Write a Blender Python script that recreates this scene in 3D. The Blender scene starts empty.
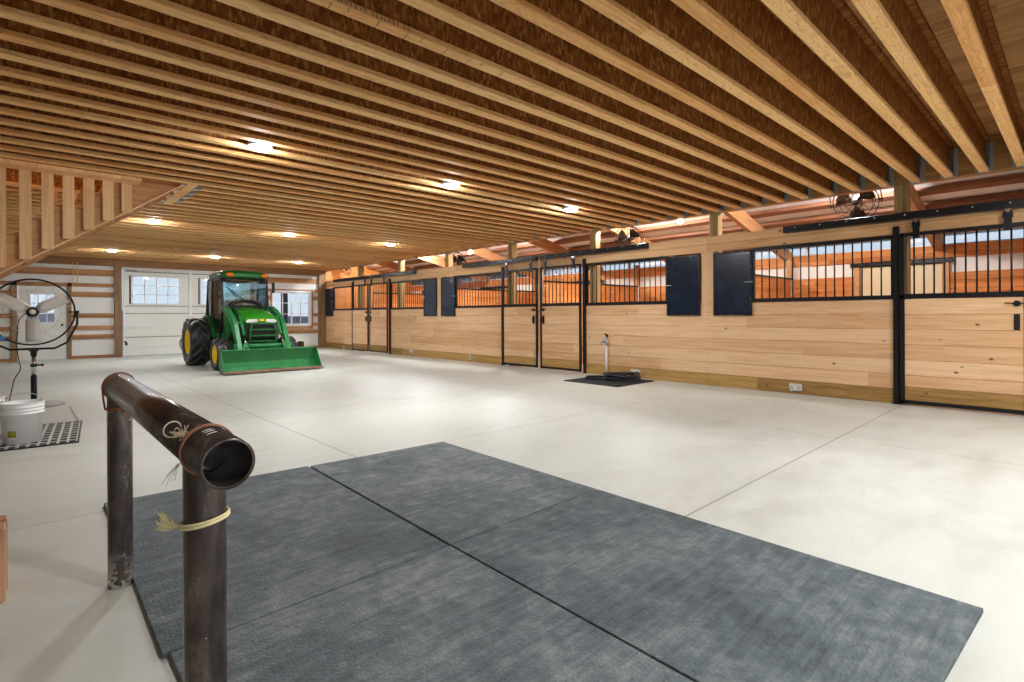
import bpy, bmesh, math, random
from mathutils import Vector, Matrix
random.seed(7)
PI = math.pi
SC = bpy.context.scene
COL = SC.collection

# ------------------------------------------------------------------ helpers
class MB:
    """collects shapes in one bmesh"""
    def __init__(s):
        s.bm = bmesh.new(); s.mi = 0
    def _tag(s, fs, smooth=False):
        for f in fs:
            f.material_index = s.mi; f.smooth = smooth
    def box(s, x0, x1, y0, y1, z0, z1, bev=0.0, M=None):
        r = bmesh.ops.create_cube(s.bm, size=1.0)
        vs = r['verts']
        T = Matrix.Translation(((x0+x1)/2, (y0+y1)/2, (z0+z1)/2)) @ Matrix.Diagonal((abs(x1-x0), abs(y1-y0), abs(z1-z0), 1))
        if M is not None: T = M @ T
        bmesh.ops.transform(s.bm, matrix=T, verts=vs)
        fs = {f for v in vs for f in v.link_faces}
        s._tag(fs)
        if bev > 0:
            es = {e for v in vs for e in v.link_edges}
            rr = bmesh.ops.bevel(s.bm, geom=list(es), offset=bev, segments=1, affect='EDGES', profile=0.5)
            s._tag(rr['faces'])
        return s
    def ring_strip(s, rings, close=True, caps=False, smooth=True, loop=False):
        vv = [[s.bm.verts.new(p) for p in ring] for ring in rings]
        n = len(rings[0]); fs = []
        pairs = list(zip(vv[:-1], vv[1:]))
        if loop: pairs.append((vv[-1], vv[0]))
        for a, b in pairs:
            for i in range(n if close else n-1):
                j = (i+1) % n
                try: fs.append(s.bm.faces.new((a[i], a[j], b[j], b[i])))
                except ValueError: pass
        s._tag(fs, smooth)
        if caps and not loop:
            c = []
            c.append(s.bm.faces.new(list(reversed(vv[0])))); c.append(s.bm.faces.new(vv[-1]))
            s._tag(c, False)
        return s
    def tube(s, pts, r, n=8, caps=True, loop=False):
        pts = [Vector(p) for p in pts]; rings = []
        rs = r if isinstance(r, (list, tuple)) else [r]*len(pts)
        up = None; m = len(pts)
        for i, p in enumerate(pts):
            if loop: d = pts[(i+1) % m] - pts[i-1]
            else: d = pts[min(i+1, m-1)] - pts[max(i-1, 0)]
            d.normalize()
            if up is None:
                up = Vector((0, 0, 1)) if abs(d.z) < .9 else Vector((1, 0, 0))
            a = d.cross(up)
            if a.length < 1e-4: a = d.cross(Vector((0, 1, 0)))
            a.normalize(); b = a.cross(d).normalized(); up = b
            rings.append([p + a*rs[i]*math.cos(2*PI*k/n) + b*rs[i]*math.sin(2*PI*k/n) for k in range(n)])
        return s.ring_strip(rings, True, caps, True, loop)
    def bar(s, p0, p1, w, h, roll=(0, 0, 1)):
        """rectangular bar between two points, w across, h along roll direction"""
        p0, p1 = Vector(p0), Vector(p1); d = (p1-p0).normalized(); u = Vector(roll)
        a = d.cross(u).normalized(); b = a.cross(d).normalized()
        rings = [[p + a*sx*w/2 + b*sz*h/2 for sx, sz in ((-1, -1), (1, -1), (1, 1), (-1, 1))] for p in (p0, p1)]
        return s.ring_strip(rings, True, True, False)
    def lathe(s, prof, origin=(0, 0, 0), axis=(0, 0, 1), n=32, caps=False, smooth=True):
        ax = Vector(axis).normalized(); o = Vector(origin)
        t = Vector((0, 0, 1)) if abs(ax.z) < .9 else Vector((1, 0, 0))
        a = ax.cross(t).normalized(); b = ax.cross(a).normalized()
        rings = [[o + ax*h + (a*math.cos(2*PI*k/n) + b*math.sin(2*PI*k/n))*max(r, 1e-4) for k in range(n)] for r, h in prof]
        return s.ring_strip(rings, True, caps, smooth)
    def prism(s, poly, axis, a0, a1, bev=0.0):
        """polygon in the two other axes extruded along axis x/y/z"""
        def mk(p, a):
            if axis == 'x': return (a, p[0], p[1])
            if axis == 'y': return (p[0], a, p[1])
            return (p[0], p[1], a)
        v0 = [s.bm.verts.new(mk(p, a0)) for p in poly]; v1 = [s.bm.verts.new(mk(p, a1)) for p in poly]
        n = len(poly); fs = [s.bm.faces.new(v0), s.bm.faces.new(list(reversed(v1)))]
        for i in range(n):
            j = (i+1) % n; fs.append(s.bm.faces.new((v0[j], v0[i], v1[i], v1[j])))
        s._tag(fs)
        if bev:
            es = {e for f in fs for e in f.edges}
            rr = bmesh.ops.bevel(s.bm, geom=list(es), offset=bev, segments=2, affect='EDGES', profile=.5)
            s._tag(rr['faces'], False)
        return s
    def quadprism(s, quad, z0, z1, bev=0.0):
        return s.prism(quad, 'z', z0, z1, bev)
    def sphere(s, c, r, seg=16, rings=10, sc=(1, 1, 1)):
        rr = bmesh.ops.create_uvsphere(s.bm, u_segments=seg, v_segments=rings, radius=r)
        vs = rr['verts']
        bmesh.ops.transform(s.bm, matrix=Matrix.Translation(c) @ Matrix.Diagonal((*sc, 1)), verts=vs)
        s._tag({f for v in vs for f in v.link_faces}, True)
        return s
    def tag_from(s, start, mi):
        s.bm.faces.ensure_lookup_table()
        for f in s.bm.faces[start:]: f.material_index = mi
    def build(s, name, mats, parent=None, loc=None, rot=None):
        bmesh.ops.recalc_face_normals(s.bm, faces=s.bm.faces)
        me = bpy.data.meshes.new(name); s.bm.to_mesh(me); s.bm.free()
        for m in (mats if isinstance(mats, (list, tuple)) else [mats]): me.materials.append(m)
        o = bpy.data.objects.new(name, me); COL.objects.link(o)
        if parent is not None: o.parent = parent
        if loc is not None: o.location = loc
        if rot is not None: o.rotation_euler = rot
        return o

def tag(o, label, cat, group=None, kind=None):
    o['label'] = label; o['category'] = cat
    if group: o['group'] = group
    if kind: o['kind'] = kind
    return o
def struct(o, label=None):
    o['kind'] = 'structure'
    if label: o['label'] = label; o['category'] = 'structure'
    return o
def thing(name, label, cat, loc=(0, 0, 0), rot=(0, 0, 0), group=None):
    o = bpy.data.objects.new(name, None); COL.objects.link(o)
    o.empty_display_size = .1
    o.location = loc; o.rotation_euler = rot
    return tag(o, label, cat, group)
def copy_tree(o, parent=None):
    c = o.copy(); COL.objects.link(c)
    if parent is not None: c.parent = parent
    for ch in o.children: copy_tree(ch, c)
    return c
def smooth_path(pts, n=6):
    """Catmull-Rom"""
    P = [Vector(p) for p in pts]; out = []
    for i in range(len(P)-1):
        p0, p1, p2, p3 = P[max(i-1, 0)], P[i], P[i+1], P[min(i+2, len(P)-1)]
        for k in range(n):
            t = k/n
            out.append(.5*((2*p1)+(-p0+p2)*t+(2*p0-5*p1+4*p2-p3)*t*t+(-p0+3*p1-3*p2+p3)*t**3))
    out.append(P[-1]); return out

# ------------------------------------------------------------------ materials
def srgb(r, g, b):
    f = lambda c: (c/255/12.92) if c/255 <= .04045 else ((c/255+.055)/1.055)**2.4
    return (f(r), f(g), f(b), 1)
class NT:
    def __init__(s, name):
        s.m = bpy.data.materials.new(name); s.m.use_nodes = True
        s.t = s.m.node_tree; s.t.nodes.clear()
        s.out = s.t.nodes.new('ShaderNodeOutputMaterial')
    def n(s, typ, ins=None, **kw):
        nd = s.t.nodes.new(typ)
        for k, v in kw.items(): setattr(nd, k, v)
        for k, v in (ins or {}).items():
            if hasattr(v, 'node'): s.t.links.new(v, nd.inputs[k])
            else: nd.inputs[k].default_value = v
        return nd
    def math(s, op, a, b=0.0, c=None):
        d = {0: a, 1: b}
        if c is not None: d[2] = c
        return s.n('ShaderNodeMath', d, operation=op).outputs[0]
    def ramp(s, f, stops):
        nd = s.n('ShaderNodeValToRGB', {0: f}); e = nd.color_ramp.elements
        while len(e) < len(stops): e.new(.5)
        for el, (p, c) in zip(e, stops):
            el.position = p; el.color = c if len(c) == 4 else (*c, 1)
        return nd.outputs[0]
    def mix(s, f, a, b, mode='MIX'):
        nd = s.n('ShaderNodeMix', data_type='RGBA', blend_type=mode)
        for k, v in ((0, f), (6, a), (7, b)):
            if hasattr(v, 'node'): s.t.links.new(v, nd.inputs[k])
            else: nd.inputs[k].default_value = v
        return nd.outputs[2]
    def pos(s): return s.n('ShaderNodeNewGeometry').outputs['Position']
    def obj(s): return s.n('ShaderNodeTexCoord').outputs['Object']
    def scale(s, v, sc, off=(0, 0, 0)):
        return s.n('ShaderNodeMapping', {'Vector': v, 'Scale': sc, 'Location': off}).outputs[0]
    def noise(s, v, scale, detail=3, rough=.55, dist=0.0):
        return s.n('ShaderNodeTexNoise', {'Vector': v, 'Scale': scale, 'Detail': detail, 'Roughness': rough, 'Distortion': dist})
    def bump(s, h, strength=.3, dist=.01):
        return s.n('ShaderNodeBump', {'Height': h, 'Strength': strength, 'Distance': dist}).outputs[0]
    def bsdf(s, color, rough=.6, metal=0.0, normal=None, spec=.5, **kw):
        d = {'Base Color': color, 'Roughness': rough, 'Metallic': metal, 'Specular IOR Level': spec}
        if normal is not None: d['Normal'] = normal
        d.update(kw)
        b = s.n('ShaderNodeBsdfPrincipled', d)
        s.t.links.new(b.outputs[0], s.out.inputs[0]); return s.m

def plain(name, col, rough=.5, metal=0.0, spec=.5, var=.08, nscale=6.0, bump=0.0, **kw):
    t = NT(name); p = t.obj()
    nz = t.noise(p, nscale, 4).outputs[0]
    c = t.ramp(nz, [(.3, tuple(max(0, x*(1-var)) for x in col[:3])), (.7, tuple(min(1, x*(1+var)) for x in col[:3]))])
    nm = t.bump(t.noise(p, nscale*14, 2).outputs[0], bump, .004) if bump else None
    return t.bsdf(c, rough, metal, nm, spec, **kw)

def wood(name, light, dark, grain='Y', board=('Z', .19, 0.0), boardlen=3.6, knots=True, rough=.62, var=.25, gscale=1.0, knotcol=(70, 36, 14), wavy=.6, contour=False):
    """boards seen by world position: grain streaks along one axis, tone per board, knots"""
    t = NT(name); p = t.pos(); xyz = t.n('ShaderNodeSeparateXYZ', {0: p})
    ax = {'X': 0, 'Y': 1, 'Z': 2}; gi = ax[grain]
    bt = t.math('FLOOR', t.math('DIVIDE', t.math('SUBTRACT', xyz.outputs[ax[board[0]]], board[2]), board[1]))
    ln = t.math('FLOOR', t.math('ADD', t.math('DIVIDE', xyz.outputs[gi], boardlen), t.math('MULTIPLY', bt, .37)))
    idv = t.n('ShaderNodeCombineXYZ', {0: bt, 1: ln, 2: 3.1}).outputs[0]
    wn = t.n('ShaderNodeTexWhiteNoise', {'Vector': idv}, noise_dimensions='3D')
    off = t.n('ShaderNodeVectorMath', {0: wn.outputs['Color'], 1: (31, 17, 23)}, operation='MULTIPLY').outputs[0]
    pp = t.n('ShaderNodeVectorMath', {0: p, 1: off}, operation='ADD').outputs[0]
    sc = [22*gscale]*3; sc[gi] = 1.1*gscale
    g1 = t.noise(t.scale(pp, sc), 1.0, 4, .6, wavy).outputs[0]
    sc2 = [60*gscale]*3; sc2[gi] = 2.5*gscale
    g2 = t.noise(t.scale(pp, sc2), 1.0, 2, .6).outputs[0]
    gm = t.math('ADD', t.math('MULTIPLY', g1, .85), t.math('MULTIPLY', g2, .3))
    gm = t.math('ADD', gm, t.math('MULTIPLY', t.math('SUBTRACT', wn.outputs['Value'], .5), var))
    c = t.ramp(gm, [(.34, dark), (.76, light)])
    if contour:
        sc3 = [11.0]*3; sc3[gi] = 1.6
        nn = t.noise(t.scale(pp, sc3), 1.0, 2, .5, .8).outputs[0]
        w_ = t.math('SINE', t.math('MULTIPLY', nn, 85.0))
        c = t.mix(t.math('MULTIPLY', t.math('GREATER_THAN', w_, .62), .26), c, srgb(150, 96, 48))
    if knots:
        ks = [.05]*3; ks[ax[board[0]]] = 5.6; ks[gi] = 3.6
        v = t.n('ShaderNodeTexVoronoi', {'Vector': t.scale(pp, ks), 'Scale': 1.0}, feature='F1')
        gate = t.math('GREATER_THAN', t.n('ShaderNodeSeparateColor', {0: v.outputs['Color']}).outputs[0], .68)
        k = t.math('MULTIPLY', t.math('SUBTRACT', 1.0, t.n('ShaderNodeMapRange', {0: v.outputs['Distance'], 1: .035, 2: .11}).outputs[0]), gate)
        c = t.mix(t.math('MULTIPLY', k, .85), c, srgb(*knotcol))
    return t.bsdf(c, rough, 0, t.bump(g2, .12, .002), .35)

def emis(name, col, strength):
    t = NT(name)
    e = t.n('ShaderNodeEmission', {0: col, 1: strength}); t.t.links.new(e.outputs[0], t.out.inputs[0]); return t.m
def glass(name, tint=(.95, .98, 1, 1), gl=.1, rough=.02):
    t = NT(name)
    fr = t.n('ShaderNodeFresnel', {0: 1.45}).outputs[0]
    f = t.math('ADD', t.math('MULTIPLY', fr, .9), gl*.3)
    a = t.n('ShaderNodeBsdfTransparent', {0: tint}); b = t.n('ShaderNodeBsdfGlossy', {'Roughness': rough})
    mx = t.n('ShaderNodeMixShader', {0: f, 1: a.outputs[0], 2: b.outputs[0]})
    t.t.links.new(mx.outputs[0], t.out.inputs[0]); return t.m

M = {}
PINE_L, PINE_D = srgb(232, 194, 152), srgb(204, 154, 108)
M['pine'] = wood('pine_planks', PINE_L, PINE_D, 'Y', ('Z', .192, 0.0), 3.1, var=.30)
M['pine_v'] = wood('pine_upright_boards', PINE_L, PINE_D, 'Z', ('Y', .11, 0.0), 3.0, var=.2)
M['pine_head'] = wood('pine_header_boards', srgb(230, 188, 140), srgb(202, 150, 98), 'Y', ('Z', .125, 2.18), 4.2, var=.2)
M['treated'] = wood('treated_kickboard', srgb(190, 150, 88), srgb(140, 104, 54), 'Y', ('Z', .5, -.1), 3.4, var=.35, wavy=1.0)
M['post'] = wood('treated_laminated_post', srgb(176, 146, 96), srgb(118, 96, 58), 'Z', ('Y', .048, 0.0), 9, knots=False, var=.3)
M['girt'] = wood('girt_lumber', srgb(182, 134, 90), srgb(138, 94, 58), 'X', ('Z', .29, .05), 3.6, var=.35)
M['girtp'] = wood('upright_lumber', srgb(164, 130, 92), srgb(122, 92, 62), 'Z', ('X', 1.1, .05), 9, var=.3)
M['flange'] = wood('joist_flange', srgb(253, 206, 142), srgb(226, 162, 96), 'X', ('Y', .3225, .30), 5.2, knots=False, var=.34, gscale=.8, wavy=2.2, contour=True)
M['stairwood'] = wood('stair_lumber', srgb(246, 206, 156), srgb(216, 168, 118), 'Z', ('X', .18, .0), 3, var=.2)
M['stringer'] = wood('stair_stringer_lumber', srgb(206, 158, 110), srgb(168, 120, 78), 'X', ('Y', .3, .0), 9, var=.2)
M['header'] = wood('rough_header_lumber', srgb(156, 112, 74), srgb(116, 78, 48), 'X', ('Z', .6, 0), 4, var=.2)
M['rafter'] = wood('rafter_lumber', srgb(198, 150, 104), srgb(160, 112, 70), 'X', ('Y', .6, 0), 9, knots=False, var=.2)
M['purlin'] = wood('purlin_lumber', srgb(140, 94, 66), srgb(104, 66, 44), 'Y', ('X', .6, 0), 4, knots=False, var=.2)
M['kick'] = wood('stained_stall_boards', srgb(214, 146, 84), srgb(176, 104, 48), 'Y', ('Z', .14, 0), 2.4, var=.4)
M['kickx'] = wood('stained_divider_boards', srgb(214, 146, 84), srgb(176, 104, 48), 'X', ('Z', .14, 0), 2.4, var=.4)
M['endboard'] = wood('end_wall_boards', srgb(214, 150, 84), srgb(182, 112, 52), 'X', ('Z', .3, 0), 2.4, var=.3)
M['block'] = wood('rough_timber', srgb(226, 178, 140), srgb(190, 136, 98), 'Z', ('X', .1, 0), 2, var=.2)

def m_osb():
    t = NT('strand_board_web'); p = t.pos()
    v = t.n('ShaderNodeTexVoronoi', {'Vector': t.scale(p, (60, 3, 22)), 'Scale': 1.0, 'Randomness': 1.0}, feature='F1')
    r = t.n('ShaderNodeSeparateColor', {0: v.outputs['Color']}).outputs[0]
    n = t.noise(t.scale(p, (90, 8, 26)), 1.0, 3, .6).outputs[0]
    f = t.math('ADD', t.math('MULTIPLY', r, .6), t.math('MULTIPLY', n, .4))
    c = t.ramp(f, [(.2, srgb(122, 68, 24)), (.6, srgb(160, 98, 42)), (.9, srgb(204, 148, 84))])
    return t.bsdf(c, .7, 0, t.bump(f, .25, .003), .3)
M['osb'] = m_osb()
M['deck'] = wood('plywood_deck', srgb(214, 168, 110), srgb(160, 112, 62), 'Y', ('X', .15, 0), 2.44, knots=False, var=.3, gscale=.7, wavy=1.5)
def m_concrete():
    t = NT('concrete_slab'); p = t.pos(); xyz = t.n('ShaderNodeSeparateXYZ', {0: p})
    a = t.noise(p, .55, 5, .6, .4).outputs[0]; b = t.noise(t.scale(p, (1, 2.2, 1)), 2.1, 6, .65, .6).outputs[0]; d = t.noise(p, 60, 3, .7).outputs[0]
    f = t.math('ADD', t.math('ADD', t.math('MULTIPLY', a, .45), t.math('MULTIPLY', b, .4)), t.math('MULTIPLY', d, .15))
    c = t.ramp(f, [(.30, srgb(178, 178, 167)), (.5, srgb(203, 205, 196)), (.72, srgb(218, 220, 213))])
    # small dark scuffs
    v = t.n('ShaderNodeTexVoronoi', {'Vector': t.scale(p, (1.3, 2.4, 1)), 'Scale': 1.6}, feature='F1')
    k = t.math('LESS_THAN', v.outputs['Distance'], .035)
    k = t.math('MULTIPLY', k, t.math('GREATER_THAN', t.n('ShaderNodeSeparateColor', {0: v.outputs['Color']}).outputs[1], .7))
    c = t.mix(t.math('MULTIPLY', k, .45), c, srgb(140, 130, 118))
    # saw cuts
    wob = t.math('MULTIPLY', t.math('SUBTRACT', t.noise(p, 9, 2).outputs[0], .5), .006)
    m = None
    for i, x in ((0, 2.05), (0, 5.62), (0, 9.0), (0, -1.6)) + tuple((1, 1.57+2.45*k) for k in range(-2, 8)):
        d_ = t.math('ABSOLUTE', t.math('ADD', t.math('SUBTRACT', xyz.outputs[i], x), wob))
        w = .0055 if x in (2.05, 1.57) else .004
        ln = t.math('LESS_THAN', d_, w)
        m = ln if m is None else t.math('MAXIMUM', m, ln)
    c = t.mix(t.math('MULTIPLY', m, .68), c, srgb(112, 100, 84))
    h = t.math('SUBTRACT', t.math('MULTIPLY', b, .15), m)
    ro = t.n('ShaderNodeMapRange', {0: b, 1: .3, 2: .7, 3: .38, 4: .58}).outputs[0]
    return t.bsdf(c, ro, 0, t.bump(h, .25, .004), .4)
M['concrete'] = m_concrete()
def m_rubber():
    t = NT('rubber_mat'); p = t.pos()
    a = t.noise(p, 1.5, 5, .6, .8).outputs[0]
    b = t.noise(t.scale(p, (9, 1.6, 1)), 1.3, 6, .7, .5).outputs[0]
    s_ = t.noise(t.scale(p, (1.5, 16, 1)), 2.0, 4, .7).outputs[0]
    m_ = t.noise(p, 11, 5, .7, .3).outputs[0]
    f = t.math('ADD', t.math('ADD', t.math('MULTIPLY', a, .34), t.math('MULTIPLY', m_, .34)), t.math('ADD', t.math('MULTIPLY', s_, .26), t.math('MULTIPLY', b, .06)))
    c = t.ramp(f, [(.36, srgb(54, 63, 68)), (.5, srgb(93, 104, 109)), (.64, srgb(140, 146, 145))])
    rnd = t.n('ShaderNodeObjectInfo').outputs['Random']
    c = t.mix(1.0, c, t.ramp(rnd, [(0, (.86, .87, .88)), (1, (1.1, 1.1, 1.08))]), 'MULTIPLY')
    g = t.n('ShaderNodeTexVoronoi', {'Vector': t.scale(p, (1, 1, 1)), 'Scale': 80.0}, feature='F1').outputs['Distance']
    return t.bsdf(c, .68, 0, t.bump(t.math('MULTIPLY', g, -1.0), .55, .006), .4)
M['mat'] = m_rubber()
def m_pipe():
    t = NT('weathered_steel_pipe'); p = t.pos()
    a = t.noise(t.scale(p, (16, 5, 5)), 1.0, 6, .7, .4).outputs[0]; b = t.noise(t.scale(p, (50, 50, 5)), 1.0, 3, .6).outputs[0]
    c = t.ramp(a, [(.3, srgb(60, 50, 48)), (.5, srgb(88, 78, 74)), (.64, srgb(120, 110, 103)), (.8, srgb(126, 88, 70))])
    sp = t.noise(p, 46, 2, .5).outputs[0]
    c = t.mix(t.math('MULTIPLY', t.math('GREATER_THAN', sp, .745), .7), c, srgb(200, 194, 186))
    z = t.n('ShaderNodeSeparateXYZ', {0: p}).outputs[2]
    ft = t.math('MULTIPLY', t.n('ShaderNodeMapRange', {0: z, 1: .16, 2: .02}).outputs[0], t.math('GREATER_THAN', t.noise(p, 26, 4).outputs[0], .5))
    c = t.mix(t.math('MULTIPLY', ft, .8), c, srgb(196, 190, 182))
    ro = t.n('ShaderNodeMapRange', {0: a, 1: .3, 2: .75, 3: .17, 4: .32}).outputs[0]
    return t.bsdf(c, ro, .6, t.bump(b, .1, .002), .5)
M['pipe'] = m_pipe()
M['rust'] = plain('rust_rope', srgb(150, 78, 48), .8, var=.4, nscale=30)
M['twine'] = plain('yellow_twine', srgb(232, 220, 168), .8, var=.12, nscale=30)
M['twine_pale'] = plain('pale_twine', srgb(206, 188, 160), .85, var=.15, nscale=40)
M['black'] = plain('black_powder_coat', srgb(12, 15, 20), .36, 0, .35, var=.15, nscale=3)
M['navy'] = plain('black_sheet_steel', srgb(6, 26, 48), .26, 0, .3, var=.4, nscale=4, **{'Coat Weight': .5, 'Coat Roughness': .14})
M['darkm'] = plain('dark_hardware', srgb(40, 38, 36), .45, .6)
M['galv'] = plain('galvanised_steel', srgb(186, 190, 194), .4, .4, var=.12)
M['hanger'] = plain('joist_hanger_steel', srgb(160, 162, 164), .5, .2)
M['white'] = plain('white_insulation', srgb(228, 227, 222), .75, var=.03, nscale=3, bump=.06)
M['whitegd'] = plain('white_door_steel', srgb(226, 225, 218), .45, var=.025, nscale=2)
M['vinyl'] = plain('white_vinyl', srgb(232, 234, 236), .4, var=.02)
M['grey'] = plain('shadow_line_grey', srgb(150, 148, 142), .5, var=.06)
M['roofwhite'] = plain('white_roof_liner', srgb(232, 230, 228), .7, var=.04, nscale=2)
M['beige'] = plain('beige_door', srgb(212, 196, 160), .5, var=.03)
M['glass'] = glass('window_glass')
M['cabglass'] = glass('cab_glass', (.70, .88, .9, 1), .5)
M['jdgreen'] = plain('green_paint', srgb(24, 106, 40), .3, 0, .5, var=.10, nscale=4)
M['hood'] = plain('bright_green_paint', srgb(42, 130, 26), .26, 0, .5, var=.05, nscale=4)
M['bucketg'] = plain('worn_green_paint', srgb(30, 124, 62), .42, 0, .5, var=.16, nscale=5)
M['jdyellow'] = plain('yellow_paint', srgb(250, 206, 10), .35, var=.05)
M['tire'] = plain('tyre_rubber', srgb(40, 41, 43), .42, var=.25, nscale=8)
M['lug'] = plain('dusty_highlit_tread', srgb(74, 73, 71), .6, var=.2, nscale=9)  # paler lugs: dust plus tread highlights painted into the colour
M['chassis'] = plain('engine_black', srgb(26, 27, 26), .5, .2, var=.3)
M['wornedge'] = plain('worn_steel_edge', srgb(150, 120, 100), .5, .4, var=.3, nscale=14)
M['chrome'] = plain('bright_rod', srgb(210, 212, 214), .15, 1.0, var=.03)
M['amber'] = plain('amber_lens', srgb(240, 120, 20), .2, 0, .6, var=.1)
M['lampglass'] = plain('headlamp_lens', srgb(224, 228, 226), .1, .2, .8, var=.06)
M['seat'] = plain('black_vinyl_seat', srgb(30, 30, 32), .6)
M['fanblade'] = plain('brushed_fan_blade', srgb(226, 225, 220), .4, .1, var=.06)
M['fandark'] = plain('dark_fan_blade', srgb(34, 27, 22), .8, 0, .2, var=.2)
M['bucket'] = plain('white_plastic', srgb(248, 250, 250), .4, var=.015)
M['labelg'] = plain('green_yellow_label', srgb(160, 160, 50), .5, var=.4, nscale=40)
M['labelw'] = plain('grey_label', srgb(214, 214, 210), .5, var=.06, nscale=30)
M['blue'] = plain('blue_plastic', srgb(30, 120, 200), .4)
M['hose'] = plain('black_rubber_hose', srgb(26, 30, 38), .42, var=.2)
M['gratemat'] = plain('black_drain_mat', srgb(48, 50, 52), .65, var=.2)
M['pit'] = plain('dark_drain_pan', srgb(34, 34, 34), .8)
M['greygrate'] = plain('pale_drain_grating', srgb(196, 194, 188), .55)
M['yellowcable'] = plain('yellow_cable', srgb(226, 190, 60), .5)
M['groundout'] = plain('dry_ground', srgb(150, 140, 120), .9, var=.2, nscale=1.0)
M['plug'] = plain('outlet_plastic', srgb(216, 214, 206), .45)
M['lamp'] = emis('lamp_lens', (.95, .98, 1.0, 1), 270)
M['bulbw'] = emis('warm_bulb', (1.0, .78, .5, 1), 120)
M['bulbc'] = emis('white_bulb', (1.0, .97, .92, 1), 160)
M['trimwhite'] = plain('lamp_trim', srgb(238, 238, 236), .5)

# ------------------------------------------------------------------ camera
VP1, VP2 = (16., 317.), (1083., 312.)
F = math.sqrt((512-VP1[0])*(VP2[0]-512)); PH = math.atan((VP1[1]-VP2[1])/(VP2[0]-VP1[0]))
VH = VP1[1] + (VP2[1]-VP1[1])*(512-VP1[0])/(VP2[0]-VP1[0])
YAW = math.atan((512-VP1[0])/F)
CH = 1.17
fw = Vector((math.sin(YAW), math.cos(YAW), 0)); rt = Vector((math.cos(YAW), -math.sin(YAW), 0)); up = Vector((0, 0, 1))
cx = math.cos(PH)*rt - math.sin(PH)*up; cy = math.sin(PH)*rt + math.cos(PH)*up
cam = bpy.data.cameras.new('camera'); co = bpy.data.objects.new('camera', cam); COL.objects.link(co)
mw = Matrix((cx, cy, -fw)).transposed().to_4x4(); mw.translation = (0, 0, CH); co.matrix_world = mw
cam.sensor_width = 36; cam.sensor_fit = 'HORIZONTAL'; cam.lens = F/1024*36
cam.shift_x = 0; cam.shift_y = (VH-341)/1024; cam.clip_start = .05
SC.camera = co
def ray(u, v): return fw + cx*(u-512)/F - cy*(v-VH)/F
def onfloor(u, v, z=0.0):
    r = ray(u, v); t = (z-CH)/r.z; return Vector((0, 0, CH)) + r*t
def atX(u, v, X):
    r = ray(u, v); return Vector((0, 0, CH)) + r*(X/r.x)
def atY(u, v, Y):
    r = ray(u, v); return Vector((0, 0, CH)) + r*(Y/r.y)

XW, YB, ZC = 8.30, 19.0, 2.82
XE = 12.0
YN = -5.0
# ------------------------------------------------------------------ the shell
struct(MB().box(-4.6, XE+.1, YN, YB+.15, -.15, 0).build('floor', M['concrete']))
struct(MB().box(-60, 80, -60, 90, -.5, -.2).build('ground', M['groundout']))
d = MB()
d.box(-4.6, 8.5, YN, 7.61, 3.232, 3.26); d.box(-4.6, 8.5, 9.13, YB+.1, 3.232, 3.26); d.box(1.6, 8.5, 7.61, 9.13, 3.232, 3.26)
struct(d.build('ceiling', M['deck']))
struct(MB().box(-4.75, -4.6, YN, YB+.15, -.1, 5.2).build('wall_left', M['white']))
struct(MB().box(-4.7, 8.5, YN, YB+.1, 5.2, 5.3).build('roof', M['deck']))
struct(MB().box(8.44, 8.5, YN, YB, 3.232, 5.2).build('wall_upper_right', M['pine_v']))
# back wall with openings: overhead door, walk door, slider window
GDX0, GDX1, GDZ = 2.25, 5.72, 2.55
WX0, WX1, WZ0, WZ1 = 6.44, 7.80, .80, 2.05
DX0, DX1, DZ = .03, 1.01, 1.99
w = MB()
def wallbox(x0, x1, z0, z1): w.box(x0, x1, YB+.02, YB+.14, z0, z1)
wallbox(-4.6, DX0, -.05, 5.2); wallbox(DX0, DX1, DZ, 5.2); wallbox(DX1, GDX0, -.05, 5.2)
wallbox(GDX0, GDX1, GDZ, 5.2); wallbox(GDX1, WX0, -.05, 5.2); wallbox(WX0, WX1, -.05, WZ0); wallbox(WX0, WX1, WZ1, 5.2); wallbox(WX1, 8.34, -.05, 5.2)
struct(w.build('wall_back', M['white']))
struct(MB().box(8.34, XE+.1, YB+.02, YB+.14, -.05, 3.5).build('wall_back_stall', M['endboard']))
# girts, posts of the back wall : one board each
GZ = [(2.318, 2.495), (2.008, 2.105), (1.722, 1.862), (1.14, 1.26), (.80, .914), (.545, .671), (-.0, .085)]
for i, (a, b) in enumerate(GZ):
    for (x0, x1) in ((-4.5, -.09), (1.12, 2.06), (5.78, 8.05)):
        segs = [(x0, x1)]
        if x0 > 5 and a < WZ1 and b > WZ0: segs = [(x0, WX0-.06), (WX1+.06, x1)]
        for s0, s1 in segs:
            struct(MB().box(s0, s1, YB-.02, YB+.02, a, b, .003).build('trim_girt', M['girt']))
struct(MB().box(-.09, 1.12, YB-.02, YB+.02, 2.318, 2.495).build('trim_girt', M['girt']))
for (x0, x1) in ((2.065, 2.235), (-.09, .02), (1.02, 1.12)):
    struct(MB().box(x0, x1, YB-.12 if x0 > 2 else YB-.05, YB+.02, 0, 2.62 if x0 > 2 else 2.105, .004).build('trim_post', M['girtp']))
struct(MB().box(5.74, 5.86, YB-.06, YB+.02, 0, 2.62).build('trim_post', M['girtp']))
struct(MB().box(8.05, 8.30, YB-.11, YB+.02, 0, 2.82, .004).build('trim_corner', M['girtp']))
struct(MB().box(-.09, 1.12, YB-.05, YB+.02, 2.0, 2.1, .004).build('trim_door_head', M['girt']))
struct(MB().box(-4.5, 8.05, YB-.10, YB+.02, 2.61, 2.82, .004).build('trim_header', M['header']))

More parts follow.
